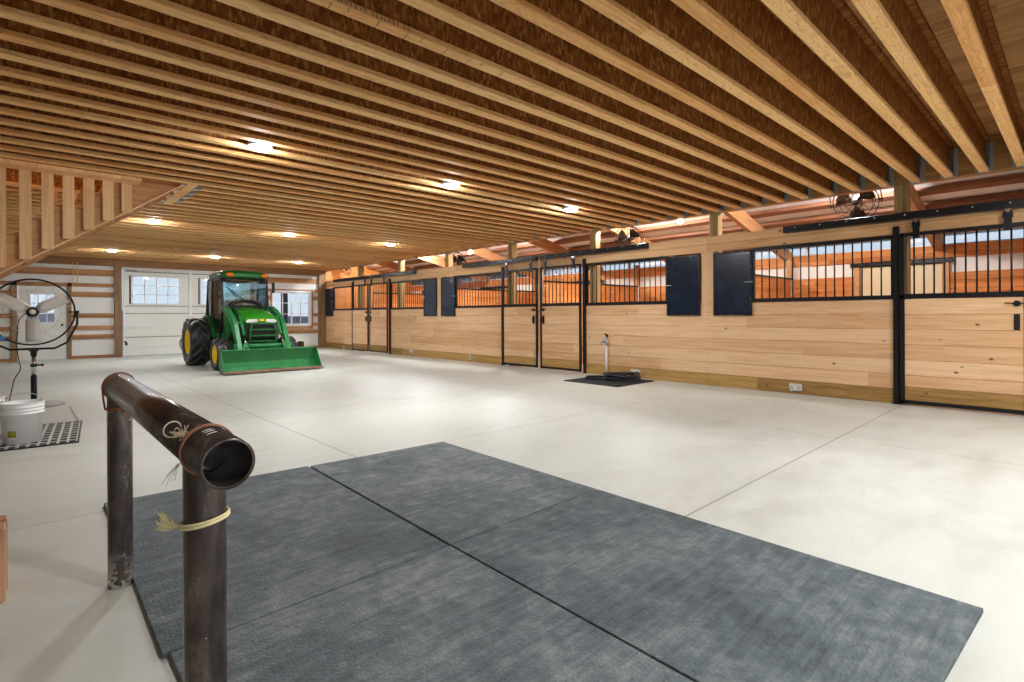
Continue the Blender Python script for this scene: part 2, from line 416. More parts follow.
# overhead door
gd = bpy.data.objects.new('door_1', None); COL.objects.link(gd); struct(gd)
b = MB()
secs = [(0.02, .56), (.565, 1.25), (1.255, 1.47), (1.475, GDZ)]
wins = [(2.47, 3.72), (4.25, 5.50)]; wz0, wz1 = 1.52, 2.37
for (z0, z1) in secs[:3]: b.box(GDX0+.02, GDX1-.02, YB-.01, YB+.04, z0, z1, .008)
z0, z1 = secs[3]
b.box(GDX0+.02, GDX1-.02, YB-.01, YB+.04, z0, wz0); b.box(GDX0+.02, GDX1-.02, YB-.01, YB+.04, wz1, z1)
for xa, xb in ((GDX0+.02, wins[0][0]), (wins[0][1], wins[1][0]), (wins[1][1], GDX1-.02)): b.box(xa, xb, YB-.01, YB+.04, wz0, wz1)
b.build('door_panel', M['whitegd'], gd)
b = MB()
b.box(3.94, 4.02, YB-.05, YB-.01, .02, GDZ)
for z in (.30, .85, 1.36, 2.45): b.box(GDX0+.05, GDX1-.05, YB-.03, YB-.01, z-.012, z+.012)
b.box(GDX0+.02, GDX0+.06, YB-.06, YB-.01, .02, GDZ); b.box(GDX1-.06, GDX1-.02, YB-.06, YB-.01, .02, GDZ)
b.build('stiffener', M['vinyl'], gd)
for z in (1.475, 1.255, .562): MB().box(GDX0+.02, GDX1-.02, YB-.018, YB-.008, z-.014, z+.014).build('seal_shadow_line', M['grey'], gd)  # seal strips coloured grey to paint in the door's shadow lines
b = MB(); b.box(GDX0+.08, GDX1-.08, YB-.05, YB-.012, 2.47, 2.50); b.box(GDX0+.1, GDX0+.35, YB-.07, YB-.01, 2.49, 2.53)
b.build('torsion_track', M['grey'], gd)
b = MB(); b.box(GDX0+.06, GDX0+.12, YB-.07, YB-.01, .33, .42, .006); b.box(GDX0+.03, GDX0+.09, YB-.06, YB-.01, .42, .46); b.build('lock_handle', M['darkm'], gd)
for xa, xb in wins:
    b = MB(); t_ = .035
    b.box(xa, xb, YB-.025, YB+.05, wz0, wz0+t_); b.box(xa, xb, YB-.025, YB+.05, wz1-t_, wz1)
    b.box(xa, xa+t_, YB-.025, YB+.05, wz0, wz1); b.box(xb-t_, xb, YB-.025, YB+.05, wz0, wz1)
    for k in (1, 2, 3):
        x = xa+t_+(xb-xa-2*t_)*k/4; b.box(x-.011, x+.011, YB+.0, YB+.02, wz0, wz1)
    for k in (1, 2):
        z = wz0+t_+(wz1-wz0-2*t_)*k/3; b.box(xa, xb, YB+.0, YB+.02, z-.011, z+.011)
    f = b.build('window_frame', M['vinyl'], gd)
    MB().box(xa+.01, xb-.01, YB+.022, YB+.028, wz0+.01, wz1-.01).build('glass_pane', M['glass'], f)
    MB().box(xa-.05, xa-.012, YB-.016, YB-.008, wz0+.02, wz1).build('weather_strip', M['darkm'], f)

# walk door
wd = bpy.data.objects.new('door_2', None); COL.objects.link(wd); struct(wd)
hx0, hx1, hz0, hz1 = .25, .79, 1.0, 1.80
b = MB(); y0, y1 = YB-.0, YB+.045
b.box(DX0+.01, hx0, y0, y1, .02, DZ-.01); b.box(hx1, DX1-.01, y0, y1, .02, DZ-.01); b.box(hx0, hx1, y0, y1, .02, hz0); b.box(hx0, hx1, y0, y1, hz1, DZ-.01)
for xa, xb in ((.2, .48), (.56, .84)):
    b.box(xa, xb, y0-.006, y0, .2, .8, .004)
b.build('door_leaf', M['whitegd'], wd)
b = MB()
b.box(hx0, hx1, y0-.012, y1, hz0, hz0+.03); b.box(hx0, hx1, y0-.012, y1, hz1-.03, hz1); b.box(hx0, hx0+.03, y0-.012, y1, hz0, hz1); b.box(hx1-.03, hx1, y0-.012, y1, hz0, hz1)
for k in (1, 2): x = hx0+(hx1-hx0)*k/3; b.box(x-.01, x+.01, y0+.01, y0+.03, hz0, hz1)
for k in (1, 2): z = hz0+(hz1-hz0)*k/3; b.box(hx0, hx1, y0+.01, y0+.03, z-.01, z+.01)
b.build('window_frame', M['vinyl'], wd)
MB().box(hx0+.01, hx1-.01, y0+.032, y0+.038, hz0+.01, hz1-.01).build('glass_pane', M['glass'], wd)
b = MB(); b.lathe([(.001, -.07), (.028, -.065), (.03, -.04), (.012, -.03), (.012, -.005), (.032, 0)], (DX1-.09, YB, .95), (0, 1, 0), 14); b.build('door_knob', M['darkm'], wd)

# slider window
wn = bpy.data.objects.new('window_1', None); COL.objects.link(wn); struct(wn)
b = MB(); t_ = .06
b.box(WX0, WX1, YB-.03, YB+.12, WZ0, WZ0+t_, .005); b.box(WX0, WX1, YB-.03, YB+.12, WZ1-t_, WZ1, .005)
b.box(WX0, WX0+t_, YB-.03, YB+.12, WZ0, WZ1, .005); b.box(WX1-t_, WX1, YB-.03, YB+.12, WZ0, WZ1, .005)
b.build('window_frame', M['vinyl'], wn)
xm = (WX0+WX1)/2
for xa, xb, yy in ((WX0+.05, xm+.03, YB+.06), (xm-.03, WX1-.05, YB+.02)):
    b = MB(); t_ = .045
    b.box(xa, xb, yy, yy+.03, WZ0+.05, WZ0+.05+t_); b.box(xa, xb, yy, yy+.03, WZ1-.05-t_, WZ1-.05); b.box(xa, xa+t_, yy, yy+.03, WZ0+.05, WZ1-.05); b.box(xb-t_, xb, yy, yy+.03, WZ0+.05, WZ1-.05)
    x = (xa+xb)/2; b.box(x-.01, x+.01, yy+.008, yy+.022, WZ0+.05, WZ1-.05)
    for k in (1, 2): z = WZ0+.05+(WZ1-WZ0-.1)*k/3; b.box(xa, xb, yy+.008, yy+.022, z-.01, z+.01)
    f = b.build('sash', M['vinyl'], wn)
    MB().box(xa+.01, xb-.01, yy+.023, yy+.028, WZ0+.06, WZ1-.06).build('glass_pane', M['glass'], f)
for x0, x1, z0, z1 in ((WX0-.06, WX1+.06, WZ1, WZ1+.05), (WX0-.06, WX0, WZ0-.1, WZ1), (WX1, WX1+.06, WZ0-.1, WZ1), (WX0, WX1, WZ0-.1, WZ0)):
    struct(MB().box(x0, x1, YB-.025, YB+.02, z0, z1, .003).build('trim_window', M['girt']))
# outside the window: grey porch post and far hills
tag(MB().box(atY(282.5, 310, YB+1.6).x, atY(288, 310, YB+1.6).x, YB+1.6, YB+1.77, -.2, 3.0, .01).build('porch_post', plain('purple_grey_post', srgb(70, 68, 84), .7)), 'dark grey porch post outside, seen through the sliding window', 'post')
b = MB(); pts = [(-60+k*8, 1.3+.5*math.sin(k*.9)+.3*math.sin(k*2.3)) for k in range(19)]
b.prism([(-60, -.5)]+pts+[(84, -.5)], 'y', 78, 86); struct(b.build('hills', plain('blue_grey_hills', srgb(120, 124, 140), .95, var=.1, nscale=.3)))

# ------------------------------------------------------------------ lean-to over the stalls
def roofz(x): return 3.42 - .25*(x-8.5)
b = MB(); b.prism([(8.5, roofz(8.5)+.02), (XE+.12, roofz(XE+.12)+.02), (XE+.12, roofz(XE+.12)+.1), (8.5, roofz(8.5)+.1)], 'y', YN, YB+.15)
struct(b.build('ceiling_stall', M['roofwhite']))
for x in (8.95, 9.5, 10.05, 10.6, 11.15, 11.7):
    z = roofz(x)
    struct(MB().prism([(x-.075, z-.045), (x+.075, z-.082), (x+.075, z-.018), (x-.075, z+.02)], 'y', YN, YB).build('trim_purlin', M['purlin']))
POSTY = [1.60, 4.12, 6.62, 9.03, 11.5, 13.9, 16.45]
for y in POSTY:
    x0, x1 = 8.50, XE
    struct(MB().prism([(x0, roofz(x0)-.34), (x1, roofz(x1)-.30), (x1, roofz(x1)-.06), (x0, roofz(x0)-.06)], 'y', y+.10, y+.19).build('trim_rafter', M['rafter']))
struct(MB().box(XE, XE+.1, YN, YB+.15, -.05, 2.37).build('wall_right_outer', M['white']))
wn2 = bpy.data.objects.new('window_2', None); COL.objects.link(wn2); struct(wn2)
b = MB()
for k in range(12): yy = YN+.1+k*2.2; b.box(XE+.02, XE+.08, yy-.03, yy+.03, 2.37, 2.56)
b.box(XE+.0, XE+.1, YN, YB+.15, 2.37, 2.385); b.build('window_frame', M['vinyl'], wn2)
MB().box(XE+.045, XE+.05, YN, YB+.1, 2.385, 2.57).build('glass_pane', M['glass'], wn2)
SS = [.42, 7.98, 15.52]; PP = [4.2, 11.75, 19.0]
mids = [2.31, 6.09, 9.87, 13.64, 17.3]
# outer wall dressing of each stall : kick boards, girt, post, door
edges = [.42, 4.2, 7.98, 11.75, 15.52, 19.0]
for i, mY in enumerate(mids):
    a, c = edges[i], edges[i+1]
    for (y0, y1) in ((a+.06, mY-.72), (mY+.72, c-.06)):
        bb = MB()
        for k in range(13): bb.box(XE-.05, XE, y0, y1, .01+k*.144, .01+k*.144+.14, .003)
        struct(bb.build('trim_kickboard', M['kick']))
    struct(MB().box(XE-.045, XE, a+.06, c-.06, 2.14, 2.36, .003).build('trim_stall_girt', M['kick']))
    for yy in (mY-.72, mY+.63): struct(MB().box(XE-.10, XE, yy, yy+.09, 0, 2.14, .003).build('trim_jamb', M['rafter']))
    sd = bpy.data.objects.new('door_%d' % (i+3), None); COL.objects.link(sd); struct(sd)
    MB().box(XE-.05, XE-.01, mY-.62, mY+.62, .02, 2.04, .004).build('door_leaf', M['beige'], sd)
    MB().box(XE-.12, XE-.05, mY-.78, mY+.78, 2.05, 2.13, .01).build('sliding_track', M['black'], sd)
for y in (PP[0], SS[1], PP[1], SS[2], SS[0]):
    bb = MB()
    for k in range(13): bb.box(XW+.08, XE-.05, y-.02, y+.02, .01+k*.144, .01+k*.144+.14, .003)
    struct(bb.build('partition_stall', M['kickx']))
    struct(MB().box(XW+.08, XE-.05, y-.03, y+.03, 1.872, 1.91, .004).build('trim_divider_cap', M['black']))
    struct(MB().box(XE-.16, XE-.05, y-.05, y+.05, 1.91, 2.45, .004).build('trim_stall_post', M['rafter']))
    bb = MB(); bb.box(XE-.16, XE-.05, y-.11, y-.03, 0, 2.45, .004); bb.box(XE-.16, XE-.05, y+.03, y+.11, 0, 2.45, .004)
# ------------------------------------------------------------------ beam, posts, joists
struct(MB().box(8.36, 8.50, YN, YB, 2.822, 3.23, .004).build('trim_ceiling_beam', wood('laminated_beam', srgb(190, 144, 88), srgb(146, 100, 54), 'Y', ('Z', .4, 0), 6, knots=False, var=.2)))
names = ['beside the near black door post at the right', 'between the two near black feed doors', 'behind the middle black door post', 'behind the sliding door with the long middle track', 'between the two far feed doors', 'behind the far black door post', 'farthest in the row, close to the corner']
for y, nm in zip(POSTY, names):
    t0 = thing('support_post', 'laminated timber post above the stall boards, ' + nm, 'post', (8.362, y, 0), group='timber posts along the stall wall')
    for k in range(3): MB().box(0, .15, -.075+k*.05, -.026+k*.05, 0, 2.82, .003).build('ply', M['post'], t0)

JP = .3225
def joist_proto(x0, x1, name):
    r = thing(name, 'x', 'joist')
    MB().box(x0, x1, -.0445, .0445, 0, .038, .003).build('bottom_flange', M['flange'], r)
    MB().box(x0, x1, -.0445, .0445, .374, .412, .003).build('shaded_top_flange', M['osb'], r)  # dark web colour stands in for the shade under the deck
    MB().box(x0, x1, -.006, .006, .038, .374).build('web', M['osb'], r)
    h = MB()
    for s in (-1, 1): h.box(x1-.06, x1, s*.0455, s*.0475, -.002, .34)
    h.box(x1-.06, x1, -.0475, .0475, -.004, -.001)
    h.box(x1-.002, x1-.0005, -.085, .085, .0, .34)
    h.build('hanger', M['hanger'], r)
    return r
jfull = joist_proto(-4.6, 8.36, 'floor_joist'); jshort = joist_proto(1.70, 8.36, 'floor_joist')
ordw = ['first', 'second', 'third', 'fourth', 'fifth', 'sixth', 'seventh', 'eighth', 'ninth', 'tenth', 'eleventh', 'twelfth', 'thirteenth', 'fourteenth', 'fifteenth', 'sixteenth', 'seventeenth', 'eighteenth', 'nineteenth', 'twentieth']
usedf = useds = False
JOISTS = {}
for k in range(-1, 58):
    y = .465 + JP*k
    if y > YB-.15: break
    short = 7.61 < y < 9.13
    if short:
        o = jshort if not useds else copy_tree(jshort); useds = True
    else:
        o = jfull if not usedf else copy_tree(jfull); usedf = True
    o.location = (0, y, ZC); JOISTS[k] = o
    g = 'wooden joists under the ceiling'
    if k < 0: l = 'wooden ceiling joist just past the top right corner, nearest the camera'
    elif k < 15: l = '%s wooden ceiling joist counted from the top right corner, strand board web' % ordw[k]
    elif short: l = '%s short ceiling joist hung from the stair trimmer, counted from the near end' % ordw[k-23]
    elif k < 23: l = '%s wooden ceiling joist beyond the near lamp row, before the stair opening' % ordw[k-15]
    elif k < 33: l = '%s full ceiling joist past the stair opening, before the middle lamp row' % ordw[k-27]
    elif k < 50: l = '%s wooden ceiling joist counted from the middle lamp row toward the far lamps' % ordw[k-33]
    else: l = '%s wooden ceiling joist counted from the far lamp row toward the back wall' % ordw[k-50]
    o['label'] = l; o['group'] = g
if not useds: bpy.data.objects.remove(jshort)
if 7 in JOISTS:
    cv = bpy.data.curves.new('grade_stamp', 'FONT'); cv.body = 'NC LI37  W03Z15 003LE89 EE'; cv.size = .034; cv.extrude = .0004; cv.space_character = 1.55
    cv.materials.append(plain('purple_ink', srgb(92, 62, 70), .8))
    so = bpy.data.objects.new('stamp_text', cv); COL.objects.link(so)
    me = bpy.data.meshes.new_from_object(so.evaluated_get(bpy.context.evaluated_depsgraph_get())); bpy.data.objects.remove(so)
    so = bpy.data.objects.new('grade_stamp', me); COL.objects.link(so); so.parent = JOISTS[7]; so.location = (1.02, -.0455, .008); so.rotation_euler = (PI/2, 0, 0)
    JOISTS[7]['label'] = 'eighth wooden ceiling joist from the top right corner, printed with a purple grade stamp'
    b = MB()
    for k in range(11): x = .85+k*.155+.03*((k*7) % 3); b.bar((x, -.04, -.0006), (x+.012, .04 if k % 3 else .0, -.0006), .004, .0008)
    b.build('pencil_mark', plain('pencil_line', srgb(110, 76, 44), .9), JOISTS[7])
# ------------------------------------------------------------------ stair opening
t0 = thing('trimmer_joist', 'double trimmer joist with steel hangers at the head of the stairs', 'joist', (1.60, 7.61, ZC))
MB().box(-.02, .095, 0, 1.52, 0, .40, .004).build('beam', M['flange'], t0)
for k in range(23, 27):
    yy = .465+JP*k-7.61
    h = MB()
    h.box(.096, .17, yy-.05, yy-.047, -.004, .22); h.box(.096, .17, yy+.047, yy+.05, -.004, .22); h.box(.096, .17, yy-.05, yy+.05, -.006, -.002)
    h.box(.096, .099, yy-.10, yy+.10, 0, .22)
    h.build('hanger', M['galv'], t0)
for yy in (.15, .55, .95, 1.35):
    h = MB(); h.box(-.08, -.02, yy-.045, yy+.045, -.004, .0); h.box(-.024, -.02, yy-.06, yy+.06, 0, .2); h.build('hanger', M['galv'], t0)

st = thing('staircase', 'open wooden staircase with stud railing rising to the ceiling', 'stairs', (0, 0, 0))
SLP = .72; SX, SZ = -.123, 1.645
def sz(x): return SZ + SLP*(x-SX)
xb0 = -2.4; xt = 1.572
for y0 in (7.93, 8.50, 9.06):
    b = MB(); n = 0
    # saw-tooth stringer: straight underside, notched top
    poly = [(xb0, max(0.0, sz(xb0))), (xt, sz(xt))]
    run, rise = .25, .18
    xs = xt; zt = sz(xt)+.31
    top = []
    x = xt
    top.append((xt, min(zt, 3.11)))
    while x - run > xb0:
        top.append((x-run, sz(x)+.30-.02)); top.append((x-run, sz(x-run)+.28)); x -= run
    top.append((xb0, sz(xb0)+.2))
    pl = poly + [(a, min(c, 3.10)) for a, c in top]
    out = []
    for p in pl:
        if not out or (abs(out[-1][0]-p[0]) + abs(out[-1][1]-p[1])) > 1e-4: out.append(p)
    b.prism(out, 'y', y0, y0+.038); b.build('stringer', M['stringer'], st)
    x = xt; 
x = xt; i = 0
while x - .25 > xb0:
    z = sz(x)+.285
    if z < 3.08: MB().box(x-.27, x, 7.93, 9.10, z-.0, z+.03, .003).build('tread', M['stringer'], st)
    x -= .25
for i, (x, zb) in enumerate(((.078, 1.80), (.263, 1.93), (.443, 2.06), (.625, 2.18), (.805, 2.31), (.985, 2.43))):
    MB().box(x-.052, x+.052, 7.875, 7.915, zb, 2.80, .003).build('railing_stud', M['stairwood'], st)
for i, (x, zb) in enumerate(((.35, 2.40), (.55, 2.52), (.75, 2.62), (.95, 2.70))):
    MB().box(x-.05, x+.05, 9.075, 9.115, zb, 2.80, .003).build('railing_stud', M['stairwood'], st)
MB().box(-.95, 1.10, 7.64, 7.915, 2.778, 2.818, .003).build('top_plate', M['stairwood'], st)
MB().box(-.16, -.075, 7.86, 7.93, 1.70, 2.80, .003).build('newel_board', M['stairwood'], st)
MB().prism([(-2.4, max(0.02, sz(-2.4)-.0)), (1.572, sz(1.572)), (1.572, sz(1.572)-.014), (-2.4, max(0, sz(-2.4)-.014))], 'y', 7.90, 7.99).build('edge_board', M['stairwood'], st)

# ------------------------------------------------------------------ stall fronts
def stall_front_bm(kind):
    pass
T0, T1, TP = 1.265, 3.04, 3.78
def make_front(label, S, dr, plen, T1=3.04):
    """local x toward the aisle is -X; t runs from the door strip toward the partition"""
    root = thing('horse_stall', label, 'stall front', (XW, S, 0), group='stall fronts along the right wall')
    def Y(t): return dr*t
    def bx(b, x0, x1, t0, t1, z0, z1, bev=0):
        a, c = sorted((Y(t0), Y(t1))); b.box(x0, x1, a, c, z0, z1, bev)
    # planks
    b = MB()
    for k in range(6): bx(b, 0, .036, 1.18, plen, .192+k*.192+.002, .192+(k+1)*.192-.002, .004)
    b.build('plank_panel', M['pine'], root)
    b = MB(); bx(b, -.012, .036, 1.18, plen, 0.0, .190, .005); b.build('kickboard', M['treated'], root)
    b = MB(); bx(b, -.045, .0, 1.18, 1.248, 0.0, 2.28, .006); bx(b, -.055, -.0, 1.172, 1.26, 0.0, .012); bx(b, -.05, -.045, 1.19, 1.238, .02, 2.27, .003)
    b.build('door_post', M['black'], root)
    b = MB()
    bx(b, -.02, .045, 1.246, T1+.02, 1.345, 1.40, .004); bx(b, -.02, .045, 1.246, T1+.02, 2.125, 2.175, .004)
    bx(b, -.015, .04, 1.246, 1.275, 1.40, 2.125); bx(b, -.015, .04, T1-.02, T1+.02, 1.40, 2.125)
    gf = b.build('grille', M['black'], root)
    n = 15; 
    for k in range(1, n+1):
        t = 1.275 + (T1-1.295)*k/(n+1)
        MB().tube([(.012, Y(t), 1.39), (.012, Y(t), 2.135)], .0095, 8).build('bar', M['black'], gf)
    # feed door
    fd = MB(); f0, f1 = T1+.01, T1+.625; 
    bx(fd, -.035, -.012, f0, f0+.03, 1.14, 2.155, .003); bx(fd, -.035, -.012, f1-.03, f1, 1.14, 2.155, .003); bx(fd, -.035, -.012, f0, f1, 1.14, 1.17, .003); bx(fd, -.035, -.012, f0, f1, 2.125, 2.155, .003)
    fo = fd.build('feed_door', M['black'], root)
    b = MB(); bx(b, -.026, -.014, f0+.02, f1-.02, 1.16, 2.14); b.build('sheet', M['navy'], fo)
    b = MB()
    for t in (f0+.14, (f0+f1)/2, f1-.14):
        for z in (1.155, 2.14): b.sphere((-.037, Y(t), z), .010, 8, 6)
    for z in (1.4, 1.65, 1.9):
        b.sphere((-.037, Y(f0+.015), z), .009, 8, 6)
    b.build('bolt', M['chrome'], fo)
    b = MB(); b.tube([(-.045, Y(f0-.02), 1.66), (-.045, Y(f0+.10), 1.66)], .007, 6); b.build('latch', M['galv'], fo)
    b = MB(); bx(b, .037, .043, T1+.02, f1+.02, 1.345, 2.16); b.build('backing_board', M['kick'], root)
    # upright boards beside the partition
    b = MB(); bx(b, .0, .036, T1+.632, plen, 1.346, 2.176, .004); b.build('upright_board', M['pine_v'], root)
    return root
make_front('near plank stall front with barred window and black feed door, beside the near door', SS[0], 1, 3.78)
make_front('plank stall front behind the coiled hose and water hydrant', SS[1], -1, 3.78)
make_front('plank stall front between the middle doors and the shiny blue-black feed door', SS[1], 1, 3.77)
make_front('plank stall front with reflecting feed door, near side of the far doors', SS[2], -1, 3.77)
make_front('farthest plank stall front, ending at the back corner', SS[2], 1, 3.46, 2.72)

def make_door(label, S, dr, c=1.165, n=9):
    root = thing('stall_door', label, 'stall door', (XW-.065, S, .0), group='sliding stall doors')
    a = .045
    def bx(b, x0, x1, t0, t1, z0, z1, bev=0):
        y0, y1 = sorted((dr*t0, dr*t1)); b.box(x0, x1, y0, y1, z0, z1, bev)
    b = MB()
    bx(b, -.02, .02, a, a+.045, .025, 2.18, .004); bx(b, -.02, .02, c-.045, c, .025, 2.18, .004)
    bx(b, -.02, .02, a, c, .025, .07, .004); bx(b, -.02, .02, a, c, 1.345, 1.40, .004); bx(b, -.02, .02, a, c, 2.135, 2.18, .004)
    fr = b.build('door_frame', M['black'], root)
    b = MB()
    for k in range(6): bx(b, -.010, .016, a+.045, c-.045, max(.24, .192+k*.192)+.002, min(1.345, .192+(k+1)*.192)-.002, .004)
    b.build('plank_panel', M['pine'], root)
    b = MB(); bx(b, -.012, .016, a+.045, c-.045, .07, .238, .004); b.build('kickboard', M['treated'], root)
    gr = MB(); bx(gr, -.008, .008, a+.045, c-.045, 1.40, 1.408); gr = gr.build('grille', M['black'], root)
    for k in range(1, n+1):
        t = a+.045 + (c-a-.09)*k/(n+1)
        MB().tube([(0, dr*t, 1.39), (0, dr*t, 2.145)], .0095, 8).build('bar', M['black'], gr)
    for t in (a+.17, c-.17):
        b = MB(); bx(b, -.034, -.02, t-.035, t+.035, 2.10, 2.335, .003); bx(b, -.038, -.032, t-.045, t+.045, 2.24, 2.30); 
        h = b.build('hanger', M['black'], root)
        b = MB(); b.tube([(-.05, dr*t, 2.315), (-.0, dr*t, 2.315)], .018, 10); bx(b, -.04, .0, t-.03, t+.03, 2.325, 2.345); b.build('roller_bolt', M['chrome'], h)
    b = MB(); b.lathe([(.001, -.02), (.03, -.018), (.034, 0)], (-.02, dr*(a+.10), 1.27), (1, 0, 0), 12)
    b.tube([(-.045, dr*(a+.20), 1.275), (-.045, dr*(a+.06), 1.272), (-.045, dr*(a-.0), 1.262), (-.045, dr*(a-.02), 1.215), (-.045, dr*(a-.035), 1.205)], .008, 6)
    b.build('latch', M['darkm'], root)
    b = MB(); bx(b, -.026, -.012, a+.075, a+.125, .97, 1.15, .004); bx(b, -.05, -.026, a+.09, a+.11, 1.0, 1.02); bx(b, -.05, -.026, a+.09, a+.11, 1.10, 1.12); bx(b, -.058, -.046, a+.085, a+.115, 1.0, 1.12, .004)
    b.build('pull_handle', M['darkm'], root)
    return root
make_door('near sliding stall door at the right edge, black frame with pine planks', SS[0]-.06, 1, 1.225, 10)
make_door('sliding stall door left of the hydrant, nearer of the middle pair', SS[1], -1)
make_door('sliding stall door beside the pale strip, farther of the middle pair', SS[1], 1)
make_door('nearer door of the far pair of sliding stall doors', SS[2], -1)
make_door('farther door of the far pair, beside the last stall front', SS[2], 1)

def make_track(label, y0, y1):
    r = thing('door_track', label, 'track', (XW-.06, (y0+y1)/2, 2.345), group='black tracks above the stall doors')
    L = (y1-y0)/2
    b = MB(); b.prism([(-.055, 0), (.055, 0), (.055, .085), (.04, .095), (-.04, .095), (-.055, .085)], 'y', -L, L); b.build('rail', M['black'], r)
    b = MB(); n = max(2, int((y1-y0)/.3))
    for k in range(n):
        yy = -L + (k+.5)*2*L/n; b.lathe([(.001, -.006), (.008, -.004), (.010, 0)], (-.055, yy, .06), (1, 0, 0), 8)
    b.build('bolt', M['galv'], r)
make_track('black door track at the top right, under the near basket fan', -.9, 2.98)
make_track('black door track above the door left of the hydrant', 5.30, 7.93)
make_track('black door track above the farther middle door', 8.03, 10.60)
make_track('black door track above the nearer far door', 12.85, 15.47)
make_track('farthest black door track, near the back corner', 15.57, 18.05)

b = MB()
for (z0, z1) in ((2.18, 2.303), (2.307, 2.43)): 
    for y0, y1 in ((-5, 4.2), (4.203, 11.4), (11.403, 19.0)): b.box(XW, XW+.036, y0, y1, z0, z1, .004)
struct(b.build('trim_stall_header', M['pine_head']))
for S in (SS[0]-.06, SS[1], SS[2]): struct(MB().box(XW-.05, XW+.036, S-.035, S+.035, 0, 2.44, .004).build('trim_door_strip', M['pine_v']))
b = MB()
for k in range(11): b.box(XW, XW+.036, YN, .32, k*.192+.002, (k+1)*.192-.002, .004)
struct(b.build('wall_right', M['pine']))

# ------------------------------------------------------------------ ceiling lamps
LX, LY = (1.75, 4.05, 6.36), (.465+JP*15.5, .465+JP*32.5, .465+JP*49.5)
row = dict(zip(LY, ('near row', 'middle row', 'far row by the back wall'))); colm = {1.75: 'left', 4.05: 'centre', 6.36: 'right, nearest the stalls'}
proto = None
for y in LY:
    for x in LX:
        lb = 'round ceiling lamp, %s, %s' % (row[y], colm[x])
        if proto is None:
            proto = thing('ceiling_lamp', lb, 'ceiling lamp', (x, y, ZC+.026), group='round lamps under the joists')
            b = MB(); b.lathe([(.10, 0), (.112, -.002), (.112, -.03), (.098, -.038), (.092, -.03)], (0, 0, 0), (0, 0, 1), 28, False); b.lathe([(.001, 0), (.11, 0)], n=28); b.build('trim_ring', M['trimwhite'], proto)
            b = MB(); b.lathe([(.096, -.030), (.092, -.046), (.07, -.058), (.03, -.064), (.001, -.065)], (0, 0, 0), (0, 0, 1), 24); b.build('lens', M['lamp'], proto)
            b = MB()
            for xx in (-.07, .07): b.box(xx-.012, xx+.012, -.15, .15, .0125, .016)
            b.box(-.08, .08, -.03, .03, 0, .0125); b.build('mounting_bar', M['galv'], proto)
        else:
            o = copy_tree(proto); o.location = (x, y, ZC+.026); o['label'] = lb
def stall_lamp(p, m, lb):
    t0 = thing('stall_lamp', lb, 'lamp', p, group='bulbs above the stalls')
    MB().lathe([(.001, .10), (.05, .10), (.05, .07), (.03, .05), (.001, .05)], n=14).build('socket', M['trimwhite'], t0)
    MB().sphere((0, 0, 0), .055, 14, 10).build('bulb', m, t0)
for (u, v, X, m, lb) in ((680, 221, 9.25, 'bulbw', 'warm glowing bulb above the stall with the coiled hose'), (470, 252, 9.25, 'bulbc', 'white glowing bulb above the far stalls')):
    stall_lamp(atX(u, v, X), M[m], lb)

# ------------------------------------------------------------------ rubber mats
def q(u, v): p = onfloor(u, v); return (p.x, p.y)
Bc, Cc, Dc, Ac, Ec = q(443, 443.6), q(309.8, 468.4), q(450.3, 548.4), q(983.5, 613), q(597, 491.8)
L1, L2 = q(131, 577.7), q(162.5, 660.5)
bl = (Cc[0]-1.20, Cc[1]+.085)
nb = q(687, 682); kk = .62
def lerp(a, b, t): return (a[0]+(b[0]-a[0])*t, a[1]+(b[1]-a[1])*t)
mid_near = (Dc[0]+(nb[0]-Dc[0])*1.83/abs(Dc[1]-nb[1]), Dc[1]-1.83)
left_mid = (max(L2[0], .335), L2[1])
gap = .010
def matq(name, quad, label):
    cxm = sum(p[0] for p in quad)/4; cym = sum(p[1] for p in quad)/4
    t0 = MB(); t0.quadprism([(p[0]-cxm, p[1]-cym) for p in quad], 0, .019, .003)
    return tag(t0.build(name, M['mat'], None, (cxm, cym, .0005)), label, 'rubber mat', 'black rubber floor mats')
g = gap/2
bl = (L2[0] + (L1[0]-L2[0])*(bl[1]-L2[1])/(L1[1]-L2[1]), bl[1])
matq('rubber_mat', [(Cc[0]+g, Cc[1]), (Bc[0], Bc[1]), (Ec[0], Ec[1]+g), (Dc[0]+g, Dc[1]+g)], 'black rubber floor mat at the far right of the four, scuffed grey')
matq('rubber_mat', [(max(bl[0], .39), bl[1]), (Cc[0]-g-.008, Cc[1]+.01), (Dc[0]-g-.006, Dc[1]+g), (left_mid[0], left_mid[1]+g)], 'black rubber floor mat behind the pipe rail, far left of the four')
dx = (Ec[0]-Dc[0]); 
matq('rubber_mat', [(Dc[0]+g, Dc[1]-g), (Ec[0]+.0, Ec[1]-g), Ac, (mid_near[0]+g, mid_near[1])], 'black rubber floor mat nearest the bare concrete at the lower right')
ln = (left_mid[0]-.0, left_mid[1]-1.85)
matq('rubber_mat', [(left_mid[0]+.02, left_mid[1]-g), (Dc[0]-g-.002, Dc[1]-g), (mid_near[0]-g-.002, mid_near[1]), (ln[0]+.02, ln[1])], 'black rubber floor mat at the bottom centre beside the near pipe post')

